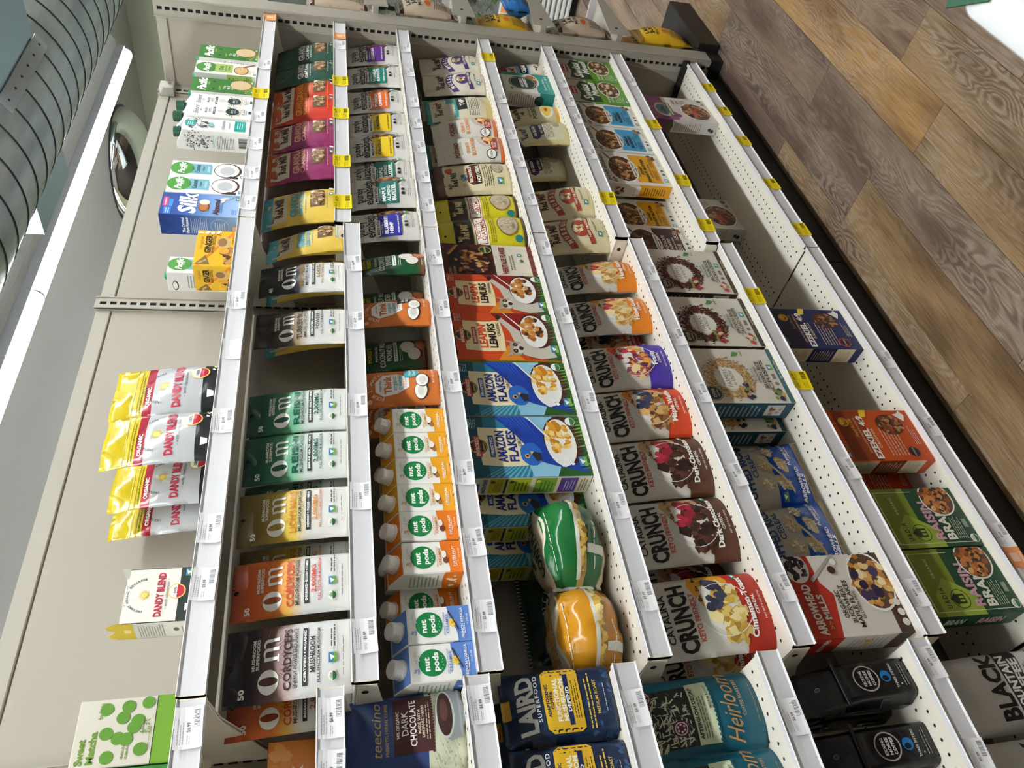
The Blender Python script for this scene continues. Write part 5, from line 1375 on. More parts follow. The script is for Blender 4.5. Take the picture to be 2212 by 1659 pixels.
@kind('arr', .178, .225, .068, 'cereal_box')
def _(o, W, H, T):
    F, L, P = box_body(o, W, H, T, ['d9d3c8', 'cfc9be', 'd9d3c8', 'd9d3c8', 'b02f26'])
    F.p([(0, .72), (.5, .63), (.66, .72), (1, .74), (1, 1), (0, 1)], 'b5301f'); F.p([(0, 0), (1, 0), (1, .3), (.6, .12), (0, .14)], '45291f')
    F.e(.86, .9, .2, .13, 'e6e2dc'); F.heap(.86, .9, .17, .1, 50, ['2a2030', '3f2c40', '1c1622', '5a4058'], .03, 8, .9); F.p([(.66, .78), (1, .46), (1, .5), (.7, .8)], 'a8a49c')
    F.t('ARROWHEAD', .34, .89, .08, 'e6ddcf', w=.6, b=2); F.t('MILLS', .36, .79, .06, 'e6ddcf', w=.3, b=2); F.t('>>', .15, .79, .05, 'd98a4a', w=.1, b=2)
    F.t('ORGANIC', .38, .6, .045, '3f2c24', w=.34); F.t('BUCKWHEAT', .38, .54, .045, '3f2c24', w=.46); F.t('MAPLE FLAKES', .38, .48, .045, '3f2c24', w=.58); F.t('GLUTEN FREE', .36, .43, .026, '6a5a4c', w=.34)
    flakesbowl(F, .64, .19, .38, .215, ['d9a85c', 'c58a3c', 'e8c88a', 'b0742c', 'f0dcae'], 60, .06); F.heap(.62, .22, .26, .14, 8, ['2f2440', '221a30', '44345a'], .06, 9, .95)
    for x in (.12, .24, .36): F.c(x, .045, .045, 'd9d3c8')
    F.c(.8, .55, .05, '45291f'); F.c(.9, .5, .04, 'f2eee6')
    L.r(0, .7, 1, 1, 'b5301f'); L.r(0, 0, 1, .16, '45291f'); L.t('ARROWHEAD', .5, .85, .05, 'e6ddcf', w=.8, b=2); L.lines(.15, .85, .22, .6, 8, 'a29a8e'); L.heap(.6, .4, .2, .05, 8, ['d9a85c', 'c58a3c'], .08)
    F.build(o); L.build(o, 'side_artwork')
@kind('kick', .085, .225, .075, 'coffee_bag')
def _(o, W, H, T):
    F = pouch(o, W, H, T, ramp([(0, '0f1013'), (1, '0a0b0d')], .26, .5, 22), .02, .06, 121., .0022, 'gusset', 'g', 'bag')
    F.ring(.5, .42, .3, .03, 'a8a498'); 
    for i, s in enumerate(('KICKING', 'HORSE', 'COFFEE')): F.t(s, .5, .455 - i * .042, .026, 'c9c6bc', w=.36, b=2)
    F.c(.5, .24, .13, '1f6fb4'); F.e(.46, .245, .06, .03, '10131a'); F.t('THREE SISTERS', .5, .165, .022, 'c9c6bc', w=.56); F.c(.3, .12, .02, 'd9a84a'); F.lines(.25, .8, .05, .1, 2, '8a8880')
    F.c(.5, .82, .05, '3a3a3e'); F.ring(.5, .82, .05, .01, '8a8a8e'); F.build(o)
    box('tin_tie', -W / 2 - .004, W / 2 + .004, T / 2 - .003, T / 2 + .004, H * .66, H * .69, mat('101114', .3), o, .001).location.y = -.03
# ---- bottom shelf
@kind('casc', .19, .25, .05, 'cereal_box')
def _(o, W, H, T):
    F, L, P = box_body(o, W, H, T, ['d6cfc8', 'd9d4cc', 'd6cfc8', 'd6cfc8', 'c884a0'])
    F.r(0, .74, 1, 1, '8a4a7a'); F.heap(.5, .88, .46, .12, 26, ['7a3f70', '9a5a8a', '6a3060', 'a86a98'], .12, 10, .9); F.heap(.16, .68, .14, .08, 8, ['7a3f70', '9a5a8a'], .1, 10, .9)
    F.e(.42, .8, .3, .14, 'd6d2b8'); F.e(.42, .81, .22, .1, '5f8aa0'); F.p([(.24, .78), (.4, .86), (.6, .78)], '3f6a4a'); F.p([(.16, .66), (.72, .66), (.72, .73), (.16, .73)], '3f5a2a'); F.t('CASCADIAN FARM', .44, .695, .035, 'efe8d0', w=.5, b=2)
    F.t('RAISIN', .78, .57, .04, '6a4a5a', w=.2); F.t('BRAN', .78, .5, .04, '6a4a5a', w=.16); F.lines(.64, .92, .36, .46, 4, '8a7a82')
    flakesbowl(F, .42, .27, .36, .24, ['8a4f30', 'a86a40', '6a3824', 'c08a5c', '3a2228'], 54, .055); F.heap(.42, .3, .14, .07, 5, ['c0404a'], .06); F.c(.9, .1, .05, '4a5a3a'); F.r(.72, .05, .8, .1, '9a8a5a')
    L.r(0, .74, 1, 1, '7a3f70'); L.lines(.15, .85, .26, .7, 14, '8a857c'); L.heap(.5, .12, .24, .07, 3, ['2c2a34'], .16, 10, .9); L.c(.5, .78, .3, '4a6a3a')
    F.build(o); L.build(o, 'side_artwork')
def ezek(name, base, dark, sub, heapc, side):
    @kind(name, .158, .235, .052, 'cereal_box')
    def _(o, W, H, T):
        F, L, P = box_body(o, W, H, T, [base, 'd9cdab', base, base, base])
        F.r(.02, .6, .98, .93, dark); F.c(.76, .84, .09, 'e0b030'); F.heap(.76, .84, .07, .045, 8, ['b8641c', 'f0d060'], .03); F.t('Food for Life', .64, .76, .04, 'd9b25a', w=.36, sh=.3, b=0)
        F.t('SPROUTED GRAIN CEREAL', .5, .7, .024, 'd9a070', w=.7); F.t('EZEKIEL 4:9', .46, .63, .075, 'f0ebe0', w=.84, b=2); F.t(sub, .44, .555, .032, 'e6cfa0', w=.4, b=1)
        F.p([(.84, .62), (1, .58), (1, .5), (.86, .54)], 'e6c83a')
        F.lines(.1, .66, .26, .48, 6, 'd9c4b4', .3); F.e(.7, .3, .2, .16, '4a2f22'); F.heap(.7, .3, .18, .14, 46, heapc, .05, 6, .6); F.c(.16, .2, .11, 'b8463a'); F.c(.16, .2, .09, '2a2422'); F.t('LOW SODIUM', .16, .2, .02, 'e6dcc8', w=.15)
        F.p([(.76, .1), (.9, .2), (.92, .14), (.98, .1), (.88, .06)], 'ece8e0'); F.lines(.3, .66, .05, .12, 3, 'd9c4b4', .3); F.seal(.12, .96, .04); F.r(.2, .945, .28, .975, '5a8a4a')
        P.t('FAMILY 4:9', .4, .5, .3, 'f0ebe0', w=.4, b=2)
        L.r(0, 0, 1, .1, base); L.r(.0, .34, 1, .66, side); L.lines(.12, .88, .37, .63, 8, 'c9b894'); L.lines(.15, .85, .14, .3, 6, '9a8f74'); L.lines(.15, .85, .7, .88, 6, '9a8f74'); L.c(.5, .9, .16, '4a5a3a')
        F.build(o); L.build(o, 'side_artwork'); P.build(o, 'top_artwork')
ezek('ezb', '1e2a5c', '16204c', 'GOLDEN FLAX', ['8a5a34', '5f3c24', 'b07c4a', '30243a'], '18224e'); ezek('ezo', 'c9501c', '8a3416', 'ORIGINAL', ['9a6a3a', '7a4c28', 'b8874f', 'a8302c'], '7a3014')
@kind('rais', .155, .228, .055, 'cereal_box')
def _(o, W, H, T):
    F, L, P = box_body(o, W, H, T, ['1f4a30', '1c4a2c', '1f4a30', '1f4a30', '2c6a4a'])
    F.r(0, .58, 1, 1, '7a8a2c'); F.p([(.0, .42), (.3, .42), (.56, .7), (.3, .86), (.0, .86)], '9ab03f')
    for a in ((.06, .93, .94, .94), (.06, .08, .07, .94), (.93, .5, .94, .94)): F.r(*a, 'd9dcc4')
    F.t('ORGANIC', .7, .78, .028, 'e6e8cf', w=.3, sp=.2); F.t('U&DIA', .26, .78, .05, '2a3a20', w=.3, sp=.2); F.ring(.24, .62, .14, .01, '2a3a20'); F.r(.17, .57, .31, .66, '2a3a20'); F.p([(.15, .66), (.33, .66), (.24, .73)], '2a3a20'); F.r(.2, .58, .23, .63, '9ab03f'); F.r(.25, .58, .28, .63, '9ab03f')
    F.t('RAISIN', .44, .44, .1, 'd2a0b0', w=.66, b=2); F.t('BRAN', .38, .31, .1, 'ecebdc', w=.56, b=2); F.lines(.12, .5, .12, .24, 5, 'c4ccb0'); F.seal(.12, .06, .07); F.r(.3, .05, .44, .1, '8a9a8a')
    flakesbowl(F, .8, .24, .3, .19, ['b5652c', '9a4f20', 'd08a48', 'c27438', 'e0b070'], 60, .05); F.heap(.8, .24, .22, .13, 9, ['2a1c1a', '3a2622'], .035)
    L.t('RAISIN', .5, .3, .1, 'd2a0b0', w=1.2, b=2, rot=-PI / 2); L.t('BRAN', .5, .7, .1, 'ecebdc', w=.9, b=2, rot=-PI / 2)
    F.build(o); L.build(o, 'side_artwork')
@kind('black', .15, .30, .09, 'coffee_bag')
def _(o, W, H, T):
    F = pouch(o, W, H, T, ramp([(0, '4a4a48'), (.12, 'cfcdc8'), (1, 'c4c2bc')], .4, .5, 16, True), .02, .1, 131., .005, 'gusset', 'm', 'bag')
    F.t('BLACK', .5, .52, .13, '1c1b1a', w=.82, b=2); F.r(.06, .26, .94, .43, '1c1b1a'); F.t('MOUNTAIN', .5, .385, .065, 'd9d7d0', w=.78, b=2); F.t('COFFEE', .5, .305, .065, 'd9d7d0', w=.66, b=2); F.lines(.2, .8, .2, .24, 2, '44423e'); F.t('ORGANIC', .6, .16, .03, '2a2a28', w=.4, b=2); F.lines(.3, .5, .78, .8, 1, 'a8a69e')
    F.build(o)
# ---- crisps on the end display
def chips(name, base, c2, word, seed):
    def art(F):
        F.r(0, .05, 1, .12, c2); F.r(0, .88, 1, .95, c2); F.t(word[0], .5, .8, .06, '2a2422', w=.5, b=2); F.t(word[1], .5, .72, .06, '2a2422', w=.5, b=2); F.t('MULTIGRAIN', .5, .63, .05, '4a3a34', w=.66)
        F.blob(.3, .5, .1, .05, 'd9682c'); F.lines(.5, .86, .2, .5, 12, '6a5a50'); F.lines(.12, .42, .18, .4, 8, '6a5a50'); F.lines(.2, .6, .06, .1, 1, 'e6dcd0')
    pillowbag(name, .19, .27, .085, [(0, base), (1, base)], art, seed, 'crisp_bag', bump=.7, wr=.005, rough=.3)
chips('chtan', 'b8a792', '4a2020', ('LATE', 'JULY'), 141.); chips('chyel', 'e0b322', 'c9921c', ('LATE', 'JULY'), 143.); chips('chblu', '2f6fb4', '1f4f8a', ('LATE', 'JULY'), 145.)

# ================================================================ STOCKING THE SHELVES
N_, Mi, Fa = 0, 1, 2
def P(k, x0, yf, lv, bay, label, cat, group=None, dz=0., **kw):
    if lv == 'S1' and yf < .06:
        x0 *= (1.27 + yf - .026) / (1.27 + yf); yf -= .026
    return place(k, x0, yf, ZT[(lv, bay)] + dz, label, cat, group, **kw)
# top shelf
G1 = 'drink cartons on the top shelf'
P('pacgreen', 2.672, .04, 'S1', Fa, 'green oat drink carton with white script lettering, farthest carton on the top shelf', 'carton', G1)
P('pacoat', 2.560, .04, 'S1', Fa, 'white oat drink carton with a wooden spoon picture between two green cartons', 'carton', G1, rz=.03)
P('pacgreen', 2.443, .04, 'S1', Fa, 'green oat drink carton next to the green-capped white cartons', 'carton', G1)
P('elm', 2.355, .04, 'S1', Fa, 'white slant-top carton with green cap touching the green carton', 'carton', G1)
P('elm', 2.283, .035, 'S1', Fa, 'white slant-top carton with green cap, nearer of the matching two', 'carton', G1)
P('macad', 2.208, .04, 'S1', Fa, 'white carton with grey berry drawing, teal square and barcode side', 'carton', G1)
P('macad', 2.130, .15, 'S1', Fa, 'white carton with grey berry drawing pushed back against the panel', 'carton', G1)
P('coco', 1.964, .04, 'S1', Fa, 'coconut drink carton, farther of the front two with halved coconut', 'carton', G1)
P('coco', 1.886, .038, 'S1', Fa, 'coconut drink carton right beside the blue carton', 'carton', G1)
P('silk', 1.788, .04, 'S1', Fa, 'blue almond drink carton with big white lettering on the top shelf', 'carton', G1)
P('coco', 1.705, .17, 'S1', Mi, 'coconut drink carton standing behind the yellow ginger box', 'carton', G1, rz=.1)
P('ginger', 1.578, .035, 'S1', Mi, 'yellow ginger drink box on the top shelf', 'box')
GD = 'shiny yellow-topped pouches on the top shelf'
P('dandy1', 1.141, .05, 'S1', Mi, 'shiny pouch with yellow top, farthest of the yellow-topped pouches', 'pouch', GD)
P('dandy2', 1.010, .045, 'S1', Mi, 'shiny pouch with yellow top in front of two half-hidden ones', 'pouch', GD, rz=-.03)
P('dandy2', .965, .13, 'S1', Mi, 'shiny yellow-topped pouch half hidden, only its left part showing', 'pouch', GD, rz=.02)
P('dandy1', .940, .195, 'S1', Mi, 'shiny yellow-topped pouch at the back, mostly hidden edge', 'pouch', GD, rz=.05)
P('dandybox', .655, .05, 'S1', Mi, 'torn-open white box with yellow flap on the top shelf', 'box')
P('matcha', .424, .04, 'S1', N_, 'grey tea box with green dots on the top shelf', 'box')
P('greenbox', .318, .035, 'S1', N_, 'leaf-patterned green box cut by the photo edge', 'box')
# second shelf
GG = 'granola pouches on the second shelf'
for k, x, y, w, lab, rz in (('grgr', 2.79, .05, .15, 'dark green granola pouch at the far end of the second shelf', .0), ('grgr', 2.640, .045, .15, 'dark green granola pouch, nearer of the two green ones', .06),
    ('grre', 2.520, .06, .15, 'red granola pouch partly behind the other red one', -.05), ('grre', 2.40, .05, .15, 'red granola pouch in front, next to the magenta pouch', .0),
    ('grpi', 2.237, .05, .16, 'magenta granola pouch beside the red ones', .03), ('grpi', 2.063, .05, .165, 'magenta granola pouch nearer the yellow pouches', -.02),
    ('grpi', 1.985, .14, .15, 'magenta granola pouch in the dark behind the front row', .0), ('grye', 1.844, .05, .16, 'yellow and blue granola pouch standing upright in front', .02),
    ('grye', 1.700, .05, .145, 'yellow and blue granola pouch turned and crumpled at the bay edge', .25), ('grye', 1.62, .12, .15, 'yellow granola pouch in shade behind the black and white pouch', .0),
    ('grye', 1.47, .17, .15, 'yellow granola pouch lying deep behind, only a strip visible', .0)):
    P(k, x, y, 'S2', Fa if x > 1.7 else Mi, lab, 'pouch', GG, rz=rz, w=w)
GO = 'mushroom powder pouches on the second shelf'
for k, x, y, lab, rz in (('ommb', 1.53, .04, 'black-topped silver pouch beside the yellow granola', .05), ('omtt', 1.345, .04, 'brown-topped silver pouch standing alone before the gap', .0), ('omre', 1.082, .04, 'green-topped silver pouch just after the gap', .0),
    ('omre', 1.015, .10, 'green-topped silver pouch half hidden between two green ones', .0), ('omre', .955, .04, 'green-topped silver pouch next to the golden one', -.05), ('omre', .885, .11, 'green-topped pouch in shade behind the golden pouch', .0),
    ('omli', .815, .04, 'golden-brown-topped silver pouch between green and orange ones', .0), ('omli', .735, .12, 'golden pouch in the dark behind the orange one', .0), ('omco', .662, .04, 'orange-topped silver pouch with red lettering', .02),
    ('omcb', .512, .04, 'black and brown furry-print silver pouch at the near bay end', -.02), ('omco', .485, .12, 'orange pouch mostly hidden behind the black one', .0)):
    P(k, x, y, 'S2', Mi, lab, 'pouch', GO, rz=rz, w=.118 if k != 'omcb' else .132)
P('mixbox', .383, .17, 'S2', N_, 'orange drink mix box with lifted flap deep on the second shelf', 'box', rz=.1)
# third shelf
GP = 'white granola pouches on the third shelf'
for k, x, y, lab, rz in (('pepu', 2.80, .04, 'white granola pouch with purple label', .0), ('pete', 2.635, .04, 'white granola pouch with teal label beside the purple one', .0), ('peor', 2.468, .045, 'white granola pouch with orange label', .02),
    ('peye', 2.318, .045, 'white granola pouch with yellow label, farther of two', .05), ('peye', 2.165, .04, 'white granola pouch with yellow label, nearer of two', .0), ('pema', 2.055, .06, 'white granola pouch with teal label overlapped by its twin', .0),
    ('pema', 1.902, .03, 'white granola pouch with teal label in front of its twin', .0), ('pebl', 1.748, .035, 'white granola pouch with blue label at the bay edge', .1)):
    P(k, x, y, 'S3', Fa, lab, 'pouch', GP, rz=rz)
GC = 'coconut powder pouches on the third shelf'
P('cmp', 1.595, .03, 'S3', Mi, 'green coconut powder pouch in front', 'pouch', GC, rz=.15, w=.09); P('cmp', 1.50, .10, 'S3', Mi, 'green coconut powder pouch in shade behind the orange one', 'pouch', GC); P('cmp', 1.36, .15, 'S3', Mi, 'green coconut powder pouch deep in the dark between orange pouches', 'pouch', GC)
GT = 'orange creamer pouches on the third shelf'
P('thb', 1.408, .035, 'S3', Mi, 'orange creamer pouch with black badge in front', 'pouch', GT, rz=.12); P('thb', 1.235, .13, 'S3', Mi, 'orange creamer pouch set back in the dark with black badge', 'pouch', GT); P('tht', 1.150, .035, 'S3', Mi, 'orange creamer pouch with blue badge in front', 'pouch', GT, rz=-.03); P('tht', 1.115, .1, 'S3', Mi, 'orange creamer pouch with blue badge behind its twin', 'pouch', GT)
GN = 'creamer cartons on the third shelf'
ON = ('farthest', 'second', 'third', 'fourth')
for i, x in enumerate((1.054, .986, .918, .852)): P('npg', x, .04, 'S3', Mi, 'white creamer carton with yellow base, %s of four from the orange pouches' % ('first', 'second', 'third', 'last')[i], 'carton', GN)
P('nph', .785, .04, 'S3', Mi, 'white creamer carton with orange base beside the yellow-based ones', 'carton', GN); P('nph', .714, .038, 'S3', Mi, 'white creamer carton with orange base, front left of its kind', 'carton', GN); P('nph', .660, .12, 'S3', Mi, 'orange-based creamer carton set back in the dark', 'carton', GN)
P('npg', .97, .107, 'S3', Mi, 'yellow-based creamer carton in the second row', 'carton', GN); P('nph', .74, .105, 'S3', Mi, 'orange-based creamer carton in the second row', 'carton', GN)
P('npv', .577, .035, 'S3', Mi, 'white creamer carton with blue base, farther of two', 'carton', GN); P('npv', .508, .035, 'S3', Mi, 'white creamer carton with blue base, nearer of two', 'carton', GN)
P('tecb', .378, .05, 'S3', N_, 'dark blue pouch with coffee cup picture', 'pouch'); P('tecp', .245, .045, 'S3', N_, 'dark purple pouch with coffee cup at the photo edge', 'pouch')
# fourth shelf
for k, x, y, lab, rz, w in (('mupu', 2.79, .04, 'pale cereal pouch with purple ribbon, farther of two', .05, .15), ('mupu', 2.632, .035, 'pale cereal pouch with purple ribbon, nearer of two', .0, .155), ('mupu', 2.61, .12, 'pale pouch peeking out behind the purple ribbon ones', .0, .15), ('nug', 2.452, .04, 'cream pouch with teal top and label', .02, .165), ('nug', 2.33, .14, 'teal-topped pouch far back behind the front row', .0, .16),
    ('poc', 2.33, .04, 'white pouch with fruit bowl picture, overlapped by its twin', .0, .135), ('poc', 2.18, .03, 'white pouch with fruit bowl picture in front of its twin', .0, .148), ('brn', 2.012, .035, 'cream pouch with dark brown top', .0, .165), ('sco', 1.882, .045, 'yellow oatmeal pouch, farther of two', .0, .13), ('sco', 1.737, .03, 'yellow oatmeal pouch beside the dark brown box', .0, .143)):
    P(k, x, y, 'S4', Fa, lab, 'pouch', 'cereal pouches on the fourth shelf', rz=rz, w=w)
GB = 'cereal boxes on the fourth shelf'
P('her', 1.588, .04, 'S4', Mi, 'dark brown cereal box with bowl picture', 'box', GB, w=.135); P('lem', 1.436, .035, 'S4', Mi, 'red cereal box overlapped by its twin', 'box', GB, w=.15); P('lem', 1.265, .03, 'S4', Mi, 'red cereal box standing beside the blue ones', 'box', GB)
P('ama', 1.092, .03, 'S4', Mi, 'blue cereal box with bird, touching the red box', 'box', GB); P('ama', .922, .03, 'S4', Mi, 'blue cereal box with bird and coloured side panel', 'box', GB); P('ama', .856, .115, 'S4', Mi, 'blue cereal box in the dark behind the bird box', 'box', GB); P('ama', .80, .185, 'S4', Mi, 'blue cereal box farthest back in the dark corner', 'box', GB)
GCB = 'loose cereal bags on the fourth shelf'
P('corn', .700, .0, 'S4', Mi, 'green and clear cereal bag slumped on the fourth shelf', 'bag', GCB, rz=.16, w=.22); P('oats', .508, .012, 'S4', Mi, 'orange and clear cereal bag slumped at the near bay end', 'bag', GCB, rz=.02, w=.195); P('darkbag', .60, .185, 'S4', Mi, 'dark green bag in the shade behind the slumped cereal bags', 'bag', GCB, sz=.62)
P('laird', .395, .03, 'S4', N_, 'navy coffee brick with yellow label, farther one', 'coffee', 'navy coffee bricks'); P('laird', .268, .03, 'S4', N_, 'navy coffee brick with yellow label at the photo edge', 'coffee', 'navy coffee bricks'); P('laird', .39, .12, 'S4', N_, 'navy coffee brick in the row behind', 'coffee', 'navy coffee bricks')
# fifth shelf
for k, x, y, lab, rz, w, c in (('crm', 2.79, .04, 'red-topped pouch with blue badge at the far end of the fifth shelf', .0, .125, 'pouch'), ('anc', 2.628, .035, 'white and teal box with round dark logo', .04, .155, 'box'), ('pol', 2.49, .05, 'cream pouch with yellow bowl beside the teal box', .0, .12, 'pouch'), ('ten', 2.332, .035, 'cream pouch with purple top in front', .05, .143, 'pouch'), ('ten', 2.26, .13, 'cream pouch with purple top set back', .0, .14, 'pouch'),
    ('mure', 1.928, .04, 'plump cream pouch with red ribbon, farther of two', .0, .16, 'pouch'), ('mure', 1.745, .03, 'plump cream pouch with red ribbon at the bay edge', .06, .172, 'pouch')):
    P(k, x, y, 'S5', Fa, lab, c, 'packages on the fifth shelf', rz=rz, w=w)
GK = 'crunchy cereal pouches on the fifth shelf'
for k, x, y, lab, rz, w in (('cahg', 1.575, .035, 'white pouch with orange base, farther of two', .12, .138), ('cahg', 1.408, .035, 'white pouch with orange base, nearer of two', .08, .145), ('camw', 1.36, .12, 'white and red pouch in the dark behind the orange-based one', .0, .15), ('cafr', 1.212, .035, 'white pouch with violet base', .0, .15), ('camw', 1.055, .035, 'white pouch with red-orange base and blueberry picture', .0, .152),
    ('cadc', .887, .035, 'white pouch with brown base, farther of two', .0, .162), ('cadc', .722, .035, 'white pouch with brown base, nearer of two', .0, .158), ('cadc', .62, .13, 'brown-based pouch hidden in the dark gap', .0, .15), ('caci', .525, .03, 'white pouch with red base at the near bay end', .0, .165), ('caci', .49, .13, 'red-based pouch set back behind the bay edge', .0, .15)):
    P(k, x, y, 'S5', Mi, lab, 'pouch', GK, rz=rz, w=w)
P('heir', .352, .045, 'S5', N_, 'teal coffee bag with branch drawing, farther of two', 'coffee', 'teal coffee bags', w=.142); P('heir', .215, .04, 'S5', N_, 'teal coffee bag with branch drawing at the photo edge', 'coffee', 'teal coffee bags', w=.142)
# sixth shelf
GX = 'cereal boxes on the sixth shelf'
P('swiss', 2.765, .03, 'S6', Fa, 'green muesli box at the far end of the sixth shelf', 'box', GX); P('swiss', 2.593, .03, 'S6', Fa, 'green muesli box beside the blue-labelled box', 'box', GX); P('pbbl', 2.428, .03, 'S6', Fa, 'white cereal box with blue label, farther of two', 'box', GX, w=.16); P('pbbl', 2.262, .03, 'S6', Fa, 'white cereal box with blue label, nearer of two', 'box', GX, w=.162)
P('pbho', 2.060, .025, 'S6', Fa, 'white cereal box with yellow label and yellow side', 'box', GX, w=.19); P('pbho', 1.90, .085, 'S6', Fa, 'white cereal box with yellow label set back', 'box', GX, w=.165); P('pbch', 1.738, .07, 'S6', Fa, 'white cereal box with dark brown label', 'box', GX, w=.165)
P('cac', 1.534, .025, 'S6', Mi, 'white box with dark brown grain ring, farther of two', 'box', GX); P('cac', 1.323, .025, 'S6', Mi, 'white box with dark brown grain ring, nearer of two', 'box', GX); P('brc', 1.122, .022, 'S6', Mi, 'white box with tan grain ring and teal side', 'box', GX, w=.187); P('brc', 1.095, .10, 'S6', Mi, 'teal-sided box in the dark behind its twin', 'box', GX, w=.187); P('brc', 1.07, .17, 'S6', Mi, 'teal-sided box at the very back of the sixth shelf', 'box', GX, w=.187)
P('puff', .865, .05, 'S6', Mi, 'blue puffed rice bag leaning back, farther of two', 'bag', 'puffed rice bags', tilt=-.25, rz=-.05, sz=.88, dz=.008); P('puff', .695, .045, 'S6', Mi, 'blue puffed rice bag beside the red and white box', 'bag', 'puffed rice bags', tilt=-.22, sz=.9, dz=.008)
P('arr', .522, .022, 'S6', Mi, 'red and white cereal box with flake bowl on the sixth shelf', 'box', GX)
P('kick', .405, .035, 'S6', N_, 'glossy black coffee bag with round logo, farther of two', 'coffee', 'black coffee bags', rz=.1); P('kick', .29, .06, 'S6', N_, 'glossy black coffee bag with round logo at the photo edge', 'coffee', 'black coffee bags'); P('kick', .40, .13, 'S6', N_, 'black coffee bag in the dark second row', 'coffee', 'black coffee bags')
# bottom shelf
GZ = 'cereal boxes on the bottom shelf'
P('casc', 2.512, .03, 'S7', Fa, 'white and purple cereal box alone on the far bottom shelf', 'box', GZ, rz=.05); P('casc', 2.06, .18, 'S7', Fa, 'white and purple cereal box in the dark at the back of the bottom shelf', 'box', GZ, rz=.05)
P('ezb', 1.314, .02, 'S7', Mi, 'dark blue cereal box with cream side on the bottom shelf', 'box', GZ); P('ezo', .934, .015, 'S7', Mi, 'orange cereal box with cream side on the bottom shelf', 'box', GZ); P('ezo', .885, .12, 'S7', Mi, 'orange cereal box hidden behind, in the shade', 'box', GZ)
P('rais', .708, .028, 'S7', Mi, 'green raisin cereal box, farther of two', 'box', GZ); P('rais', .549, .028, 'S7', Mi, 'green raisin cereal box, nearer of two', 'box', GZ)
P('black', .335, .05, 'S7', N_, 'big white coffee bag with black lettering on the nearest bottom shelf', 'coffee', 'white coffee bags', w=.155, sz=.92); P('black', .17, .05, 'S7', N_, 'big white coffee bag at the photo corner', 'coffee', 'white coffee bags', w=.155, sz=.92)

# ================================================================ END DISPLAY
EH = (1.43, 1.095, .775, .455)
for i, z in enumerate(EH):
    t = thing('display_shelf', 'beige end display shelf holding crisps, %s from the top' % ('first', 'second', 'third', 'lowest')[i], 'shelf', (3.032, 0, z), group='end display shelves')
    box('deck', .002, .36, -.046, .85, -.02, 0, BEIGE2, t)
    box('front_lip', .36, .368, -.046, .85, -.03, .03, PLAST, t)
    v = [(0, -.05, .035), (0, -.05, -.055), (.34, -.05, -.02), (.34, -.05, .012)]
    mesh_obj('bracket', v + [(a, -.046, c) for a, b, c in v], [(0, 1, 2, 3), (7, 6, 5, 4), (0, 4, 5, 1), (1, 5, 6, 2), (2, 6, 7, 3), (3, 7, 4, 0)], BEIGE2, t)
    cyl('bracket_hole', .006, .001, mat('0a0a0a', .8), t, 10, (.05, -.0505, -.005), (PI / 2, 0, 0))
GE = 'crisp bags on the end display'
for k, x, y, zi, rz, lab in (('chtan', 3.10, .02, 1, .25, 'beige crisp bag on the second display shelf, nearer one'), ('chtan', 3.215, .10, 1, .35, 'beige crisp bag on the second display shelf, farther one'), ('chtan', 3.09, .02, 0, .2, 'beige crisp bag on the highest display shelf, nearer one'), ('chtan', 3.2, .11, 0, .3, 'beige crisp bag on the highest display shelf, farther one'),
    ('chyel', 3.10, .045, 2, .2, 'yellow crisp bag on the third display shelf, nearer one'), ('chyel', 3.2, .13, 2, .3, 'yellow crisp bag on the third display shelf, farther one'),
    ('chtan', 3.10, .02, 3, .25, 'beige crisp bag on the lowest display shelf, nearer one'), ('chtan', 3.215, .1, 3, .35, 'beige crisp bag on the lowest display shelf, farther one')):
    place(k, x - .01, y - .055, EH[zi] + .001, lab, 'crisps', GE, rz=rz * .6, sz=.9, w=.17)
for x, y, lab in ((3.09, .02, 'yellow crisp bag on the black plinth, nearer one'), (3.2, .10, 'yellow crisp bag on the black plinth, farther one')):
    place('chyel', x - .01, y - .06, .101, lab, 'crisps', GE, rz=.15, w=.17, sz=.9)
place('chblu', 3.2, -.06, EH[2] + .001, 'blue crisp bag, short, in front of the yellow ones', 'crisps', GE, rz=.1, w=.15, sz=.45)

# ================================================================ PRODUCE COOLER
c = thing('produce_cooler', 'white open produce cooler with slatted grille beyond the shelving', 'cooler', (5.06, 1.3, 0))
STEEL = mat('c6cac9', .4); CW = mat('dcdedb', .4)
box('kick_base', .06, .8, -1.05, 1.2, 0, .05, mat('0d0d0d', .6), c)
box('body', .03, .85, -1.1, 1.2, .05, .46, STEEL, c)
box('back_wall', .75, .85, -1.1, 1.2, .46, 2.0, mat('3f453f', .6), c)
box('end_wall', .0, .85, -1.12, -1.06, .05, 2.0, mat('d6d8d5', .4), c)
sl = None
for i in range(7):
    o = sl
    if sl is None:
        bm = bmesh.new(); bbox(bm, 0, .03, -1.05, 1.18, 0, .026); bmesh.ops.bevel(bm, geom=bm.edges[:], offset=.008, segments=2, affect='EDGES'); o = sl = bm_obj('grille_slat', bm, CW, c)
    else: o = link(sl.copy(), c)
    o.location = (0, 0, .055 + i * .034)
box('bumper', -.01, .03, -1.06, 1.18, .33, .44, CW, c, .006); box('badge', -.013, -.008, -.72, -.40, .285, .325, mat('0c0c0c', .4), c)
bf = Face(lambda u, v: (-.0135, -.40 - .32 * u, .285 + .04 * v), .32, .04, Vector((-1, 0, 0))); bf.t('Turbo air', .5, .5, .5, 'e6e6e6', w=.7, sh=.2, b=2); bf.build(c, 'badge_art', 'badge_lettering')
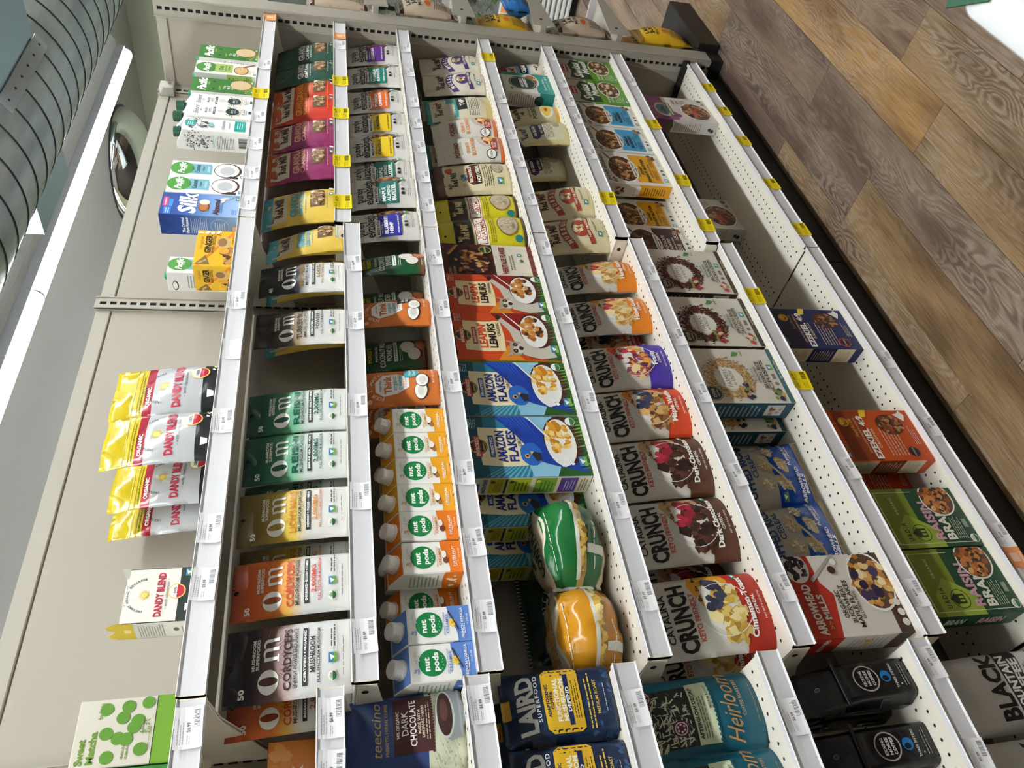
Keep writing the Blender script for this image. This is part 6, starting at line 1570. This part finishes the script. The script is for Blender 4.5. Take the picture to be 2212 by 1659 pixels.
for z in (.48, .8, 1.1, 1.4):
    box('cooler_shelf', .04, .75, -1.05, 1.18, z, z + .012, STEEL, c)
    box('price_rail', .0, .04, -1.05, 1.18, z - .01, z + .035, mat('e4e4e6', .35), c)
    for q in range(5): box('price_card', -.003, 0, -.95 + q * .33, -.91 + q * .33, z - .008, z + .033, mat('f0a060' if q % 2 else 'f4f4f4', .5), c)
def film():
    m, n, l, b = newmat('clear_film'); b.inputs['Base Color'].default_value = (.9, .95, .9, 1); b.inputs['Roughness'].default_value = .08; b.inputs['Alpha'].default_value = .22; add_bump(n, l, b, 30, 1., .01); return m
FILM = film()
rr = random.Random(9)
for zi, z in enumerate((.493, .813, 1.113, 1.413)):
    for q in range(5):
        y0 = .3 + q * .22
        t = thing('bagged_greens', 'bag of %s, %s cooler shelf, %s from the crisps' % (('dark leafy greens', 'pale lettuce', 'mixed leaves', 'green herbs')[(q + zi) % 4], ('lowest', 'second', 'third', 'highest')[zi], ('first', 'second', 'third', 'fourth', 'fifth')[q]), 'greens', (5.24, y0, z + .004), group='bagged greens in the cooler')
        V = []; F_ = []; MI = []
        for i in range(60):
            a = rr.uniform(0, 2 * PI); p = Vector((rr.uniform(-.05, .04), rr.uniform(-.09, .09), rr.uniform(.02, .2))); s = rr.uniform(.02, .045)
            d = Vector((rr.uniform(-1, 1), rr.uniform(-1, 1), rr.uniform(-1, 1))).normalized(); e2 = d.cross(Vector((.3, .2, 1))).normalized()
            b0 = len(V)
            V += [p + d * s, p + e2 * s * .6 + d * .2 * s, p - d * s, p - e2 * s * .6 + d * .2 * s, p + d.cross(e2) * s * .2]
            for k in ((0, 1, 4), (1, 2, 4), (2, 3, 4), (3, 0, 4)): F_.append((b0 + k[0], b0 + k[1], b0 + k[2])); MI.append(i % 3)
        pal = [('2a4a2c', '3f6a34', '1f3a24'), ('8fae4a', 'b6cc70', '6a9038'), ('3f6a34', '5a3a3c', '6a9038'), ('3a7a30', '4f9038', '2a5a26')][(q + zi) % 4]
        mesh_obj('leaves', V, F_, [mat(c_, .5) for c_ in pal], t, midx=MI)
        fn = pouch_fn(.2, .24, .12, 0, .1, q * 3.3 + zi, .012, 'pillow')
        V = []; F_ = []
        for side in (1, -1):
            b0 = len(V)
            for j in range(11):
                for i in range(9): a_, b_, c_ = fn(i / 8, j / 10, side); V.append((b_ - .06, -a_, c_))
            for j in range(10):
                for i in range(8): F_.append((b0 + j * 9 + i, b0 + j * 9 + i + 1, b0 + j * 9 + i + 10, b0 + j * 9 + i + 9))
        mesh_obj('clear_bag', V, F_, FILM, t, True)

# ================================================================ WHITE CHEST ACROSS THE AISLE
w = thing('white_chest', 'glossy white moulded chest with rounded corners across the aisle', 'chest', (.6, -1.22, 0))
GW = mat('f0f2f4', .12)
def rrect(x0, x1, y0, y1, r, n=8):
    out = []
    for cx, cy, a0 in ((x1 - r, y0 + r, -PI / 2), (x1 - r, y1 - r, 0), (x0 + r, y1 - r, PI / 2), (x0 + r, y0 + r, PI)):
        for i in range(n + 1): a = a0 + PI / 2 * i / n; out.append((cx + r * math.cos(a), cy + r * math.sin(a)))
    return out
def stack(name, levels, parent):
    V = []; F_ = []
    n = len(rrect(0, 1, 0, 1, .1))
    for z, x0, x1, y0, y1, r in levels: V += [(x, y, z) for x, y in rrect(x0, x1, y0, y1, r)]
    for k in range(len(levels) - 1):
        for i in range(n): F_.append((k * n + i, k * n + (i + 1) % n, (k + 1) * n + (i + 1) % n, (k + 1) * n + i))
    F_.append(tuple(range(n - 1, -1, -1))); F_.append(tuple(range((len(levels) - 1) * n, len(levels) * n)))
    return mesh_obj(name, V, F_, GW, parent, True)
stack('chest_body', [(0, -.5, .56, -.3, .33, .05), (.40, -.5, .61, -.3, .362, .05), (.455, -.5, .615, -.3, .368, .045), (.465, -.5, .61, -.3, .36, .04)], w)
stack('chest_lid', [(.465, -.5, .70, -.3, .345, .05), (.472, -.5, .712, -.3, .357, .055), (.486, -.5, .714, -.3, .359, .055), (.494, -.5, .706, -.3, .352, .055), (.496, -.5, .66, -.3, .315, .05), (.490, -.5, .65, -.3, .305, .05), (.490, -.5, .64, -.3, .295, .05), (.497, -.5, .63, -.3, .285, .05)], w)
b = thing('green_card', 'small dark green card on the white chest', 'card', (1.285, -.905, .498), .5); box('card', -.05, .05, -.03, .03, 0, .004, mat('1f5a3c', .5), b, .001); bf = Face(lambda u, v: (-.04 + .08 * u, -.02 + .04 * v, .004), .08, .04, Vector((0, 0, 1))); bf.r(.05, .1, .95, .9, '2a6a48'); bf.build(b, 'card_print')

# ================================================================ ADDED SHELVING (unseen behind the photographer, blocks fill so shelf shadows deepen)
t = thing('added_shade_shelving', 'unseen stocked shelving run added behind the camera to block fill light', 'shelving', (1.2, -2.75, 0))
box('centre_panel', -3.2, 3.2, -.01, .01, 0, 2.1, BEIGE, t)
for zz in (.13, .5, .85, 1.2, 1.55, 1.85):
    box('shelf_deck', -3.2, 3.2, -.4, .4, zz - .03, zz, CREAM, t); box('price_channel', -3.2, 3.2, .4, .41, zz - .04, zz + .002, PLAST, t)
rr = random.Random(3)
for zz in (.13, .5, .85, 1.2, 1.55):
    x = -3.15
    while x < 3.0:
        ww = rr.uniform(.12, .3); box('stock_block', x, x + ww - .01, .05, .37, zz + .002, zz + rr.uniform(.2, .29), mat(rr.choice(['7a4a3a', '3a5a6a', '8a7a4a', '4a5a3a', '9a8a7a', '5a3a4a']), .5), t); x += ww
